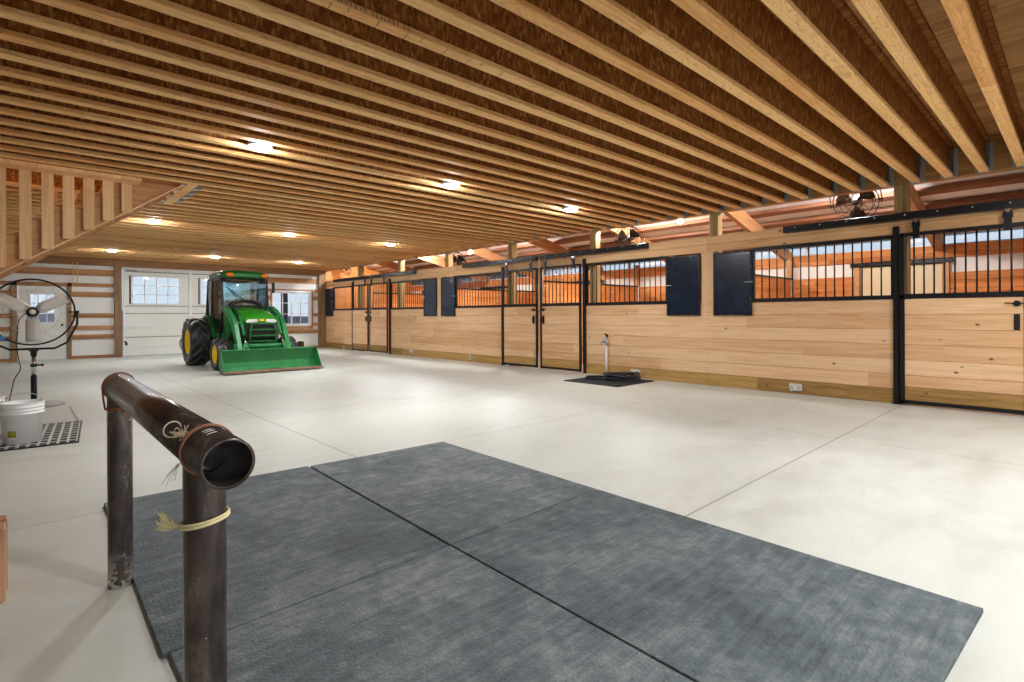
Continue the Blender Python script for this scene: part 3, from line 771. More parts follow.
# ------------------------------------------------------------------ pipe hitching rail
hr = thing('hitching_rail', 'welded steel pipe hitching rail standing beside the rubber mats', 'hitching rail', (.33, 0, 0))
R_ = .0545
RZ0, RZ1, RY0, RY1 = .855, .864, 1.243, 2.905
def rz(y): return RZ0 + (RZ1-RZ0)*(y-RY0)/(RY1-RY0)
b = MB(); b.lathe([(R_-.006, 0), (R_, 0.0), (R_, RY1-RY0), (R_-.006, RY1-RY0), (R_-.006, 0)], (0, RY0, RZ0), (0, RY1-RY0, RZ1-RZ0), 40)
b.build('rail_pipe', M['pipe'], hr)
MB().lathe([(R_-.0058, 0), (.001, 0)], (0, RY0+.16, rz(RY0+.16)), (0, 1, 0), 24).build('inner_web', M['pipe'], hr)
for y in (1.438, 2.865):
    b = MB(); n = 40; rp = .0458
    zt = rz(y)
    ring0 = [(rp*math.cos(2*PI*k/n), y+rp*math.sin(2*PI*k/n), 0) for k in range(n)]
    ring1 = [(p[0], p[1], zt - math.sqrt(max(0, R_**2-p[0]**2)) + .003) for p in ring0]
    b.ring_strip([ring0, ring1], True, False, True); b.build('pipe_post', M['pipe'], hr)
    b = MB(); b.tube([(p[0]*1.01, y+(p[1]-y)*1.01, p[2]) for p in ring1], .004, 6, False, True); b.build('weld_bead', M['darkm'], hr)
# chalk tick marks on the pipe
b = MB()
for k, (a0, dy) in enumerate(((.30, .0), (.22, .022), (.34, .040))):
    y = RY0+.085+dy
    pts = [((R_+.0004)*math.sin(a), y, rz(y)+(R_+.0004)*math.cos(a)) for a in [-.35-a0*.2+.08*i for i in range(6)]]
    b.tube(pts, .0011, 5)
b.build('chalk_mark', M['trimwhite'], hr)
def band(y, r, extra=.0, tilt=.0, n=44):
    return [(( R_+r+extra)*math.sin(2*PI*k/n), y+tilt*math.cos(2*PI*k/n), rz(y)+(R_+r+extra)*math.cos(2*PI*k/n)) for k in range(n)]
# twine around far end
tw = thing('baling_twine', 'rust coloured twine wound around the far end of the pipe rail', 'twine', (.33, 2.95, .84), group='twine tied on the pipe rail')
b = MB(); b.tube([(p[0], p[1]-2.95, p[2]-.84) for p in band(2.872, .0042, 0, .004)], .0036, 6, False, True); b.tube([(p[0], p[1]-2.95, p[2]-.84) for p in band(2.886, .0042, .001, -.006)], .0036, 6, False, True)
b.build('winding', M['rust'], tw)
b = MB(); b.tube([(.0515*math.cos(2*PI*k/30), 2.865-2.95+.0515*math.sin(2*PI*k/30), -.068+.006*math.sin(4*PI*k/30)) for k in range(30)], .0045, 6, False, True)
b.tube(smooth_path([(-.0585, -.066, .015), (-.057, -.072, -.02), (-.0535, -.08, -.05), (-.052, -.085, -.068)], 5), .004, 6)
b.build('post_winding', M['rust'], tw)
random.seed(3)
b = MB()
for k in range(14):
    a = random.uniform(-2.6, -1.0); x, y = .06*math.cos(a), -.085+.06*math.sin(a); d_ = Vector((random.uniform(-.02, .03), random.uniform(-.03, .0), random.uniform(-.03, .02)))
    p = Vector((x, y, -.068)); b.tube([p, p+d_*.6+Vector((0, 0, -.004)), p+d_], .0012, 4)
b.build('frayed_end', plain('orange_frayed_fibre', srgb(200, 120, 70), .9), tw)
# near rail twine
ty = 1.405
tw = thing('baling_twine', 'pale twine loop with frayed knot around the near end of the pipe rail', 'twine', (.33, ty, .85), group='twine tied on the pipe rail')
b = MB(); b.tube([(p[0], p[1]-ty, p[2]-.85) for p in band(ty, .0034, 0, .006)], .0028, 6, False, True); b.tube([(p[0], p[1]-ty, p[2]-.85) for p in band(ty-.006, .0032, .0, .003)], .0026, 6, False, True)
b.build('winding', plain('brown_twine', srgb(164, 112, 88), .85, var=.25, nscale=40), tw)
b = MB(); 
kn = Vector((-.045, .02, .045))
for k in range(26):
    d_ = .55*Vector((random.uniform(-.05, .02), random.uniform(-.02, .05), random.uniform(-.03, .035)))
    b.tube(smooth_path([kn, kn+d_*.5+Vector((random.uniform(-.01, .01), 0, random.uniform(-.008, .012))), kn+d_], 3), .0009, 4)
b.tube([kn+Vector((-.02+.02*math.cos(t*.4), .02+.012*math.cos(t*.4), .012+.018*math.sin(t*.4))) for t in range(0, 15)], .0016, 5)
b.build('frayed_knot', M['twine_pale'], tw); b = MB()
for k in range(10):
    p = Vector((-.057, .0, -.015)); d_ = Vector((random.uniform(-.03, 0), random.uniform(0, .05), random.uniform(-.06, -.01)))
    b.tube(smooth_path([p, p+d_*.5+Vector((0, .01, 0)), p+d_], 3), .0006, 4)
b.build('loose_strands', M['twine_pale'], tw)
# yellow twine on near post
tw = thing('baling_twine', 'pale yellow twine tied around the near pipe post with a frayed end', 'twine', (.33, 1.438, .682), group='twine tied on the pipe rail')
n = 40
def yr(k, dz=0): a = 2*PI*k/n; return (.0512*math.cos(a), .0512*math.sin(a), dz + .006*math.sin(a+2.4) + .003*math.cos(a))
b = MB(); b.tube([yr(k) for k in range(n)], .0036, 6, False, True); b.tube([yr(k, .007) for k in range(n)], .0032, 6, False, True); b.build('winding', M['twine'], tw)
b = MB(); kn = Vector((-.0505, .010, -.006))
for k in range(30):
    d_ = Vector((random.uniform(-.05, -.012), random.uniform(-.012, .03), random.uniform(.005, .05)))
    b.tube(smooth_path([kn, kn+d_*.5+Vector((-.004, 0, -.006)), kn+d_], 3), .0011, 4)
b.build('frayed_end', M['twine'], tw)

# timber block at the left edge
p = onfloor(9, 601); 
b = thing('timber_block', 'sawn timber block standing at the lower left edge', 'timber', (p.x-.13, p.y+.10, 0))
MB().box(-.13, .12, -.10, .02, 0, .30, .005).build('front_board', M['block'], b); MB().box(-.13, .125, .024, .10, 0, .305, .005).build('back_board', M['block'], b)

# ------------------------------------------------------------------ drum fan
base = onfloor(34, 406)
fr = thing('pedestal_fan', 'large round barn fan on a pole stand beside the white bucket', 'fan', (base.x, base.y, 0))
dpt = Vector((base.x, base.y, 0)).dot(fw)
cen = Vector((0, 0, CH)) + ray(32.6, 312, )*dpt - Vector((base.x, base.y, 0))
nrm = Vector((0, 0, CH)) - (Vector((base.x, base.y, 0))+cen); nrm.z = 0; nrm.normalize()
sx = Vector((0, 0, 1)).cross(nrm).normalized(); szv = Vector((0, 0, 1)); RF = .43
def fp(a, r, o=0): return cen + sx*r*math.cos(a) + szv*r*math.sin(a) + nrm*o
b = MB()
for o in (-.09, .09): b.tube([fp(2*PI*k/48, RF, o) for k in range(48)], .008, 6, False, True)
b.ring_strip([[fp(2*PI*k/48, RF, o) for k in range(48)] for o in (-.02, .02)], True, False, True)
b.build('hoop', M['black'], fr)
b = MB()
for o in (.09, -.09):
    for k in range(8 if o < 0 else 10):
        a = 2*PI*k/(8 if o < 0 else 10)+.2; b.tube([fp(a, .06, o*.8), fp(a, RF, o)], .0022, 5)
    for r in (.28,): b.tube([fp(2*PI*k/36, r, o) for k in range(36)], .0014, 5, False, True)
b.build('guard_wire', M['galv'], fr)
for a0 in (PI/2*3, PI/2*3+2.09, PI/2*3-2.09):
    b = MB(); rings = []
    for i in range(7):
        r = .06+.33*i/6; wd_ = .05+.022*min(1, i)
        rings.append([fp(a0, r) + (sx*-math.sin(a0)+szv*math.cos(a0))*s*wd_ + nrm*(s*.028+off) for s, off in ((-1, -.003), (0, .009), (1, -.003), (1, -.006), (0, .006), (-1, -.006))])
    b.ring_strip(rings, True, True, True); b.build('fan_blade', M['fanblade'], fr)
b = MB(); b.lathe([(.001, .10), (.04, .10), (.055, .085), (.06, .0), (.07, -.05), (.07, -.16), (.05, -.19), (.001, -.19)], cen, nrm, 24); b.build('motor', M['darkm'], fr)
b = MB(); b.lathe([(.001, .112), (.03, .110), (.034, .10)], cen, nrm, 18); b.build('hub_cap', M['fanblade'], fr)
b = MB()
yk = [cen + sx*(RF+.022) + szv*.0, cen + sx*(RF+.024) - szv*.16, cen + sx*(RF-.08) - szv*(RF-.02), cen + sx*.22 - szv*(RF+.055), cen - sx*.22 - szv*(RF+.055), cen - sx*(RF-.08) - szv*(RF-.02), cen - sx*(RF+.024) - szv*.16, cen - sx*(RF+.022)]
b.tube(yk, .014, 8)
for s in (-1, 1): b.tube([cen + sx*s*(RF-.07), cen + sx*s*(RF+.03)], .011, 8); b.tube([cen + sx*s*(RF+.0), cen + sx*s*(RF+.045)], .022, 10)
b.build('yoke', M['black'], fr)
zt = (cen - szv*(RF+.055)).z
cp = Vector((0, 0, 0))
b = MB(); b.tube([(0, 0, .36), (0, 0, zt-.06)], .024, 12); b.build('upper_pole', M['chrome'], fr)
b = MB(); b.tube([(0, 0, .03), (0, 0, .40)], .032, 12); b.build('lower_pole', M['black'], fr)
b = MB(); b.tube([(0, 0, zt-.09), (0, 0, zt+.015)], .033, 12); b.box(-.05, .05, -.035, .035, zt-.03, zt+.0, .005); b.build('top_clamp', M['black'], fr)
b = MB(); b.tube([(0, 0, zt-.235), (0, 0, zt-.195)], .035, 12); b.tube([Vector((0, 0, zt-.215)), Vector((0, 0, zt-.215))+sx*.085], .010, 8); b.sphere(Vector((0, 0, zt-.215))+sx*.085, .018); b.build('height_collar', M['black'], fr)
b = MB(); b.lathe([(.001, .0), (.32, 0), (.32, .018), (.30, .026), (.06, .035), (.04, .06), (.001, .06)], n=36); b.build('base_disc', M['grey'], fr)
b = MB(); b.tube(smooth_path([cen - nrm*.12 - sx*.04, cen - sx*.13 - szv*.10 - nrm*.1, cen - sx*.15 - szv*.28 - nrm*.06, cen - sx*.155 - szv*.45, cen - sx*.135 - szv*.62, cen - sx*.12 - szv*.74, cen - sx*.17 - szv*.85, cen - sx*.19 - szv*.93, Vector((-.2, -.12, .01))+sx*-.05], 8), .0055, 6); b.build('power_cord', M['hose'], fr)
b = MB(); b.box(-.04, .04, -.03, .03, -.025, .025, .008); b.build('switch_box', M['blue'], fr, cen - sx*(.30) - szv*.335 + nrm*.10)

# ------------------------------------------------------------------ buckets, drain
def bucket(px_, label):
    t0 = thing('plastic_bucket', label, 'bucket', (px_.x, px_.y, .013), group='white plastic buckets')
    b = MB(); H = .37
    b.lathe([(.001, .008), (.130, .008), (.130, 0), (.134, 0), (.148, H*.72), (.158, H*.725), (.158, H*.735), (.149, H*.74), (.150, H*.80), (.160, H*.805), (.160, H*.815), (.151, H*.82), (.152, H*.88), (.162, H*.885), (.162, H*.9), (.153, H*.905), (.155, H*.975), (.160, H*.98), (.160, H), (.150, H), (.146, H*.9), (.127, .02), (.001, .02)], n=40)
    b.build('pail', M['bucket'], t0)
    b = MB(); b.tube([(.163*math.cos(a), .163*math.sin(a)*.25-.05*math.sin(a), H*.86+.135*math.sin(a)) for a in [PI*k/20 for k in range(21)]], .0022, 6)
    b.build('bail_handle', M['galv'], t0)
    return t0
bk = bucket(onfloor(22.5, 443), 'white plastic pail with wire handle standing on the drain grate')
b = MB(); c0 = math.atan2(-bk.location.y, -bk.location.x)
rings = [[(r*math.cos(c0-.55-a), r*math.sin(c0-.55-a), z) for a in [(-.26+.052*k) for k in range(11)]] for r, z in ((.1375, .06), (.1468, .24))]
b.ring_strip(rings, False, False, True); lb = b.build('paper_label', M['labelw'], bk)
rings = [[(r*math.cos(c0-.55-a), r*math.sin(c0-.55-a), z) for a in [(-.24+.048*k) for k in range(11)]] for r, z in ((.1388, .065), (.1426, .125))]
b = MB(); b.ring_strip(rings, False, False, True); b.build('label_print', M['labelg'], lb)
bucket(onfloor(-17, 437), 'second white plastic pail half out of view at the left edge')
gt = thing('floor_grate', 'perforated drain grate under the white pail', 'grate', (-.15, 7.06, 0), (0, 0, -.09))
MB().box(-.63, .62, -.62, .62, .0005, .003).build('drain_pan', M['pit'], gt)
b = MB()
for k in range(19): x = -.63+1.25*k/18; b.box(x-.010, x+.010, -.62, .62, .003, .011)
for k in range(10): y = -.62+1.24*k/9; b.box(-.63, .62, y-.010, y+.010, .0035, .0105)
b.build('grating', M['greygrate'], gt)
b = MB(); b.box(.62, .635, -.63, .63, 0, .012); b.box(-.65, .635, -.635, -.62, 0, .012); b.box(-.65, .635, .62, .635, 0, .012); b.build('steel_edge', M['darkm'], gt)
b = MB(); b.box(.50, .515, 7.72, 9.0, .0, .004); struct(b.build('trim_floor_edge', M['grey']))

# ------------------------------------------------------------------ hydrant, hose, drain mat
hm = thing('drain_mat', 'black perforated drain mat under the coiled hose by the stalls', 'mat', (7.57, 5.62, 0))
b = MB(); b.box(-.53, .53, -.54, .60, .0005, .006); b.build('base_sheet', M['gratemat'], hm)
b = MB()
for k in range(17): a = -.6+1.2*k/16; c_ = a*.53/.6; b.box(c_-.01, c_+.01, -.54, .6, .006, .016); b.box(-.53, .53, max(a, -.53)-.01, max(a, -.53)+.01, .006, .0155)
b.build('rib_lattice', M['gratemat'], hm)
hp = onfloor(606.5, 377.5); hx = 8.17; hy = atX(606.5, 377, hx).y
hd = thing('water_hydrant', 'white standpipe water hydrant in front of the stall boards', 'hydrant', (hx, hy, 0))
b = MB(); b.tube([(0, 0, 0), (0, 0, .60)], .021, 12); b.build('standpipe', M['vinyl'], hd)
b = MB(); b.tube([(0, 0, .58), (0, 0, .72)], .030, 12); b.tube([(0, 0, .66), (-.10, .03, .66), (-.12, .035, .60)], .019, 10); b.sphere((0, 0, .72), .035); b.build('head', M['galv'], hd)
b = MB(); b.bar((0, -.01, .69), (-.01, -.035, .78), .03, .018, (1, 0, 0)); b.bar((-.01, -.035, .78), (-.02, .03, .80), .03, .018, (0, 0, 1)); b.tube([(.0, .0, .72), (.0, .0, .79)], .01, 8); b.tube([(-.05, .06, .64), (.05, .09, .64)], .009, 8); b.build('lever', M['darkm'], hd)
ho = thing('garden_hose', 'coiled black hose lying on the drain mat', 'hose', (0, 0, 0))
c = onfloor(622, 380.5)
random.seed(11); pts = []
for lay in range(3):
    for k in range(26):
        a = 2*PI*k/26; r = .31 - .04*(lay % 2) + .02*math.sin(3*a+lay)
        pts.append((c.x+r*math.cos(a)*.98, c.y+r*math.sin(a)*1.0, .036+lay*.036+.01*math.sin(2*a+lay*1.3)*(lay > 0)+k/26*.036*(lay < 2)))
pts += [(c.x-.15, c.y-.12, .125), (c.x-.3, c.y-.05, .10)]
b = MB(); b.tube(pts, .019, 8); b.build('coil', M['hose'], ho)
b = MB(); b.tube(smooth_path([(c.x+.26, c.y, .04), (c.x+.1, c.y+.35, .036), (c.x-.15, c.y+.62, .036), (c.x-.36, c.y+.48, .036), (c.x-.3, c.y+.2, .036), (c.x-.2, c.y-.0, .038)], 8), .018, 8); b.build('loose_loop', M['hose'], ho)

# outlet boxes low on the stall boards
for (u, v, wd_, hh, lb) in ((796, 387, .17, .10, 'double outlet box low on the near stall boards'), (636, 372, .20, .09, 'outlet box low on the boards behind the coiled hose'), (412, 351, .20, .09, 'outlet box low on the far boards beside the far door'), (470.5, 357, .09, .12, 'single outlet low on the boards, in the middle distance'), (344, 348, .09, .10, 'small outlet low on the last stall front, by the corner')):
    p = atX(u, v, XW-.012); t0 = thing('outlet_box', lb, 'outlet', (XW-.0125, p.y, max(.06, p.z)), group='outlets along the stall wall')
    b = MB(); b.box(-.035, 0, -wd_/2, wd_/2, -hh/2, hh/2, .005); b.build('box', M['plug'], t0)
    b = MB(); b.box(-.045, -.035, -wd_/2+.012, -wd_/2+.055, -hh/2+.012, hh/2-.015, .003); b.build('cover', M['galv'], t0)
    b = MB(); b.box(-.045, -.035, wd_/2-.055, wd_/2-.012, -hh/2-.012, hh/2-.03, .003); b.build('cover', M['galv'], t0)

# yellow cable on back wall
t0 = thing('yellow_cord', 'pair of yellow cords running down the back wall left of the overhead door', 'cord', (0, 0, 0))
for u in (72.5, 77):
    a = atY(u, 262, YB-.14); c_ = atY(u+.2, 287, YB-.14); b = MB(); b.tube([a, (a+c_)/2+Vector((.015, 0, 0)), c_], .008, 6); b.build('cord_run', M['yellowcable'], t0)

# ------------------------------------------------------------------ basket fans above the stalls
def basket_fan(p, label, s=1.0):
    t0 = thing('basket_fan', label, 'fan', p, (0, -.42, 0), group='basket fans above the stall fronts')
    R0 = .285*s
    b = MB()
    def cp_(a, r, x): return (x, r*math.cos(a), r*math.sin(a))
    for x, r in ((-.07, R0*.8), (0, R0), (.07, R0*.8), (-.10, R0*.35), (.10, R0*.35)):
        b.tube([cp_(2*PI*k/32, r, x) for k in range(32)], .0045 if r < R0 else .007, 6, False, True)
    for k in range(16):
        a = 2*PI*k/16; b.tube([cp_(a, .05, -.11), cp_(a, R0*.35, -.10), cp_(a, R0*.8, -.07), cp_(a, R0, 0), cp_(a, R0*.8, .07), cp_(a, R0*.35, .10)], .0028, 5)
    b.build('cage', M['fandark'], t0)
    for j in range(3):
        a0 = 2*PI*j/3+.5; rings = []
        for i in range(7):
            r = .04+(R0*.86-.04)*i/6; wv = .35+.75*math.sin(min(1, i/4.5)*PI/2) - (.25 if i == 6 else 0)
            rings.append([(o, r*math.cos(a0+s_*wv*.5), r*math.sin(a0+s_*wv*.5)) for s_, o in ((-1, -.03), (-.3, -.012), (.4, .012), (1, .03), (1, .033), (.4, .015), (-.3, -.009), (-1, -.027))])
        b = MB(); b.ring_strip(rings, True, True, True); b.build('blade', M['fandark'], t0)
    b = MB(); b.lathe([(.001, -.06), (.035, -.05), (.045, -.02), (.06, .02), (.065, .12), (.05, .15), (.001, .15)], (0, 0, 0), (1, 0, 0), 18); b.build('motor', M['chassis'], t0)
    b = MB()
    b.tube([(0, -R0-.03, -.05), (0, -R0-.035, .0), (0, -R0-.03, .12), (0, -R0*.8, .2*s)], .008, 6); b.tube([(0, R0+.03, -.05), (0, R0+.035, .0), (0, R0+.03, .12), (0, R0*.8, .2*s)], .008, 6)
    b.tube([(0, R0-.01, 0), (0, R0+.05, 0)], .013, 8); b.tube([(0, -R0+.01, 0), (0, -R0-.05, 0)], .013, 8)
    b.tube([(0, -R0*.8, .2*s), (.05, 0, .25*s), (0, R0*.8, .2*s)], .008, 6)
    b.build('bracket', M['fandark'], t0)
for (u, v, lb) in ((855.5, 202, 'dark basket fan above the near stall front at the right'), (629, 239, 'dark basket fan above the stall with the coiled hose'), (497, 255, 'dark basket fan above the door left of the pale strip'), (458.5, 261.5, 'dark basket fan above the far pair of feed doors'), (346, 268.5, 'farthest dark basket fan above the last door')):
    if u == 497: continue
    basket_fan(atX(u, v, 8.85), lb)

# ------------------------------------------------------------------ tractor
TX, TY = 3.93, 13.5
tr = thing('tractor', 'green cab tractor with yellow wheels and a front loader bucket', 'tractor', (TX, TY, 0))
def tire(name, x, y, R, W, rimR, out, nl, lugh):
    """wheel with its axis along x; out = +1/-1 outward side"""
    b = MB(); h = W/2
    prof = [(rimR, -h*.82), (rimR+.03, -h*.95), (R*.80, -h*1.0), (R*.93, -h*.96), (R-lugh, -h*.80), (R-lugh*.9, -h*.4), (R-lugh*.85, 0), (R-lugh*.9, h*.4), (R-lugh, h*.80), (R*.93, h*.96), (R*.80, h*1.0), (rimR+.03, h*.95), (rimR, h*.82)]
    b.lathe(prof, (0, 0, 0), (1, 0, 0), 44)
    for i in range(nl):
        for s in (-1, 1):
            a = 2*PI*(i+(.5 if s > 0 else 0))/nl; steps = 4; rings = []
            for k in range(steps+1):
                f = k/steps; xx = s*(-.06*h + f*1.02*h); aa = a + f*1.15*2*PI/nl*.9; hw = (.26+.1*f)*2*PI/nl*.60
                rt_ = R - (.0 if f < .7 else (f-.7)*.10*R); rb = R-lugh*1.6-(.0 if f < .7 else (f-.7)*.2*R)
                rings.append([(xx, rr*math.cos(aa+sg*hw*w_), rr*math.sin(aa+sg*hw*w_)) for rr, sg, w_ in ((rb, -1, 1.0), (rb, 1, 1.0), (rt_, 1, .72), (rt_, -1, .72))])
            b.mi = 1; b.ring_strip(rings, True, True, False); b.mi = 0
    o = b.build(name, [M['tire'], M['lug']], tr, (x, y, R))
    b = MB(); d_ = out*h
    b.lathe([(rimR+.012, -out*h*.8), (rimR+.012, d_*.86), (rimR-.005, d_*.88), (rimR-.03, d_*.72), (rimR*.62, d_*.45), (rimR*.52, d_*.50), (rimR*.30, d_*.52), (rimR*.28, d_*.72), (rimR*.20, d_*.76), (.001, d_*.76)], (0, 0, 0), (1, 0, 0), 32)
    for k in range(6):
        a = 2*PI*k/6; b.tube([(d_*.48, rimR*.41*math.cos(a), rimR*.41*math.sin(a)), (d_*.6, rimR*.41*math.cos(a), rimR*.41*math.sin(a))], .014, 8)
    b.build('rim', M['jdyellow'], o)
    return o
tire('rear_wheel', -.77, 1.0, .56, .42, .285, -1, 13, .06); tire('rear_wheel', .77, 1.0, .56, .42, .285, 1, 13, .06)
tire('front_wheel', -.70, -.80, .345, .27, .19, -1, 13, .030); tire('front_wheel', .70, -.80, .345, .27, .19, 1, 13, .030)
# chassis
b = MB()
b.box(-.20, .20, -1.10, 1.15, .42, .66, .02); b.box(-.24, .24, -.95, .0, .62, .90, .03); b.box(-.55, .55, -.87, -.73, .28, .42, .03); b.box(-.58, .58, .86, 1.14, .42, .68, .05)
b.box(-.30, .30, .3, 1.2, .55, .85, .03); b.tube([(-.6, -.80, .345), (.6, -.80, .345)], .06, 12); b.tube([(-.6, 1.0, .56), (.6, 1.0, .56)], .09, 12)
b.build('chassis', M['chassis'], tr)
# hood : lofted sections
def hood_section(y, w_, z0, z1, cr):
    pts = []
    pts += [(-w_, y, z0), (-w_, y, z1-cr)]
    for k in range(1, 6):
        a = PI/2*k/5; pts.append((-w_+cr*(1-math.cos(a)), y, z1-cr+cr*math.sin(a)*.9))
    pts.append((0, y, z1+.02))
    for k in range(5, 0, -1):
        a = PI/2*k/5; pts.append((w_-cr*(1-math.cos(a)), y, z1-cr+cr*math.sin(a)*.9))
    pts += [(w_, y, z1-cr), (w_, y, z0)]
    return pts
b = MB(); b.ring_strip([hood_section(-1.25, .27, 1.03, 1.06, .03), hood_section(-1.21, .33, .95, 1.13, .09), hood_section(-1.07, .36, .92, 1.20, .10), hood_section(-.7, .36, .90, 1.31, .12), hood_section(-.14, .35, .88, 1.40, .14)], True, True, True)
b.build('hood', M['hood'], tr)
b = MB(); b.prism([(-1.21, .62), (-1.245, .70), (-1.24, 1.03), (-1.0, 1.03), (-1.0, .62)], 'x', -.33, .33, .01)
gr = b.build('front_grille', M['chassis'], tr)
b = MB()
for k in range(7): z = .70+k*.042; b.box(-.27, .27, -1.253, -1.244, z, z+.010)
b.build('grille_slat', M['darkm'], gr)
for s in (-1, 1):
    b = MB(); b.prism([(s*.08, 1.035), (s*.30, 1.02), (s*.32, 1.06), (s*.28, 1.095), (s*.10, 1.10)], 'y', -1.265, -1.19, .006); b.build('headlight', M['lampglass'], tr)
b = MB(); b.prism([(-.05, 1.055), (.05, 1.055), (.045, 1.10), (-.045, 1.10)], 'y', -1.27, -1.24, .004); b.build('badge', M['jdyellow'], tr)
for s in (-1, 1):
    b = MB(); b.prism([(-1.08, .98), (-.2, 1.04), (-.2, 1.09), (-1.08, 1.02)], 'x', s*.357, s*.366); b.build('side_stripe', M['jdyellow'], tr)
    b = MB(); b.box(s*.30-.012, s*.30+.012, -1.0, -.2, .66, .90); b.build('side_screen', M['chassis'], tr)
# brush guard
b = MB()
for s in (-1, 1): b.tube(smooth_path([(s*.26, -1.22, .50), (s*.27, -1.33, .62), (s*.26, -1.36, .85), (s*.23, -1.34, 1.0)], 5), .018, 8)
for z in (.62, .74, .87, 1.0): b.tube([(-.27 if z < 1 else -.23, -1.34-.02*(z < .9), z), (.27 if z < 1 else .23, -1.34-.02*(z < .9), z)], .018, 8)
b.build('brush_guard', M['jdgreen'], tr)
# cab
CW = .53; cy0, cy1 = -.15, 1.05; cz0, cz1 = .95, 2.05
b = MB()
for s in (-1, 1):
    b.bar((s*CW*.93, cy0-.02, cz0+.25), (s*CW*.92, cy0+.10, cz1), .045, .055, (1, 0, 0))
    b.bar((s*CW, cy0+.78, cz0-.1), (s*CW*.95, cy0+.76, cz1), .03, .045, (1, 0, 0))
    b.bar((s*CW, cy1+.02, cz0+.1), (s*CW*.94, cy1-.05, cz1), .035, .05, (1, 0, 0))
    b.bar((s*CW*.96, cy0-.02, cz0+.28), (s*CW*.98, cy0+.1, .58), .05, .06, (1, 0, 0))
    b.bar((s*CW*.98, cy0+.1, .60), (s*CW, cy0+.62, .60), .05, .05); b.bar((s*CW*.98, cy0+.62, .60), (s*CW, cy0+.80, .95), .05, .05, (1, 0, 0))
    b.bar((s*CW*.93, cy0+.08, cz1-.02), (s*CW*.94, cy1-.05, cz1-.02), .05, .05)
b.bar((-CW*.93, cy0+.08, cz1-.02), (CW*.93, cy0+.08, cz1-.02), .05, .06); b.bar((-CW*.93, cy1-.04, cz1-.02), (CW*.93, cy1-.04, cz1-.02), .05, .06)
b.build('cab_frame', M['chassis'], tr)
b = MB(); b.box(-CW+.02, CW-.02, cy0+.05, cy1, .62, .68); b.box(-CW+.04, CW-.04, cy1-.02, cy1+.02, .68, 1.3); b.prism([(-.50, .9), (.50, .9), (.48, 1.30), (.36, 1.42), (-.36, 1.42), (-.48, 1.30)], 'y', cy0-.03, cy0+.03); b.build('firewall', M['chassis'], tr)
b = MB()
b.prism([(-.48, cz0+.32), (-.36, cz0+.46), (.36, cz0+.46), (.48, cz0+.32), (.47, cz1-.03), (-.47, cz1-.03)], 'y', -.006, .0)
o = b.build('windshield', M['cabglass'], tr, (0, cy0+.03, 0)); o.rotation_euler = (0, 0, 0)
for s in (-1, 1):
    b = MB(); b.prism([(cy0+.13, .68), (cy0+.60, .68), (cy0+.74, 1.0), (cy0+.73, cz1-.04), (cy0+.12, cz1-.04), (cy0+.02, 1.28)], 'x', s*CW*.965-.003, s*CW*.965+.003)
    dd = b.build('cab_door', M['cabglass'], tr)
    b = MB(); b.box(s*CW*.99-.015, s*CW*.99+.015, cy0+.62, cy0+.68, 1.08, 1.24, .006); b.build('door_handle', M['chassis'], dd)
    b = MB(); b.prism([(cy0+.79, 1.1), (cy1-.03, 1.1), (cy1-.08, cz1-.04), (cy0+.79, cz1-.04)], 'x', s*CW*.97-.003, s*CW*.97+.003); b.build('quarter_window', M['cabglass'], tr)
MB().box(-.49, .49, cy1-.03, cy1-.024, 1.32, cz1-.04).build('rear_window', M['cabglass'], tr)
# roof
def rsec(y, w_, z0, z1): return [(-w_, y, z0), (-w_-.02, y, (z0+z1)/2), (-w_+.07, y, z1-.02), (-w_*.5, y, z1+.01), (w_*.5, y, z1+.01), (w_-.07, y, z1-.02), (w_+.02, y, (z0+z1)/2), (w_, y, z0)]
b = MB(); b.ring_strip([rsec(cy0-.14, .43, 2.08, 2.13), rsec(cy0-.10, .47, 2.05, 2.19), rsec(cy0+.3, .495, 2.05, 2.24), rsec(cy1-.15, .495, 2.05, 2.24), rsec(cy1+.03, .46, 2.07, 2.18)], True, True, True)
b.build('cab_roof', M['jdgreen'], tr)
for s in (-1, 1):
    b = MB(); b.box(s*.375-.08, s*.375+.08, cy0-.20, cy0-.08, 2.07, 2.155, .03); b.build('amber_light', M['amber'], tr)
    b = MB(); b.box(s*.40-.05, s*.40+.05, cy0-.08, cy0+.02, 1.96, 2.05, .015); b.build('work_light', M['chassis'], tr)
    b = MB(); b.tube([(s*.52, cy0+.05, 1.96), (s*.60, cy0-.06, 1.95)], .012, 6); b.box(s*.60-.035, s*.60+.035, cy0-.09, cy0-.05, 1.72, 1.97, .015); b.build('mirror', M['chassis'], tr)
b = MB(); b.tube([(.05, cy0-.0, 1.46), (-.30, cy0-.0, 1.78)], .008, 6); b.tube([(-.18, cy0-.005, 1.60), (-.40, cy0-.005, 1.84)], .011, 6); b.build('wiper', M['chassis'], tr)
b = MB(); b.tube([(.19*math.cos(2*PI*k/28), cy0+.32+.12*math.sin(2*PI*k/28), 1.44+.14*math.sin(2*PI*k/28)) for k in range(28)], .015, 7, False, True); b.tube([(0, cy0+.15, 1.1), (0, cy0+.32, 1.44)], .025, 8); b.bar((-.18, cy0+.32, 1.44), (.18, cy0+.32, 1.44), .03, .012); b.build('steering_wheel', M['chassis'], tr)
b = MB(); b.box(-.34, .34, cy0+.05, cy0+.16, 1.1, 1.40, .04); b.tube(smooth_path([(-.37, cy0-.06, 1.22), (-.33, cy0-.06, 1.40), (-.20, cy0-.05, 1.49), (0, cy0-.05, 1.515), (.20, cy0-.05, 1.49), (.33, cy0-.06, 1.40), (.37, cy0-.06, 1.22)], 5), .035, 8); b.build('dashboard', M['chassis'], tr)
b = MB(); b.box(-.24, .24, cy0+.50, cy0+.95, .92, 1.06, .05); b.box(-.23, .23, cy0+.88, cy0+1.02, 1.02, 1.55, .05); b.build('seat', M['seat'], tr)
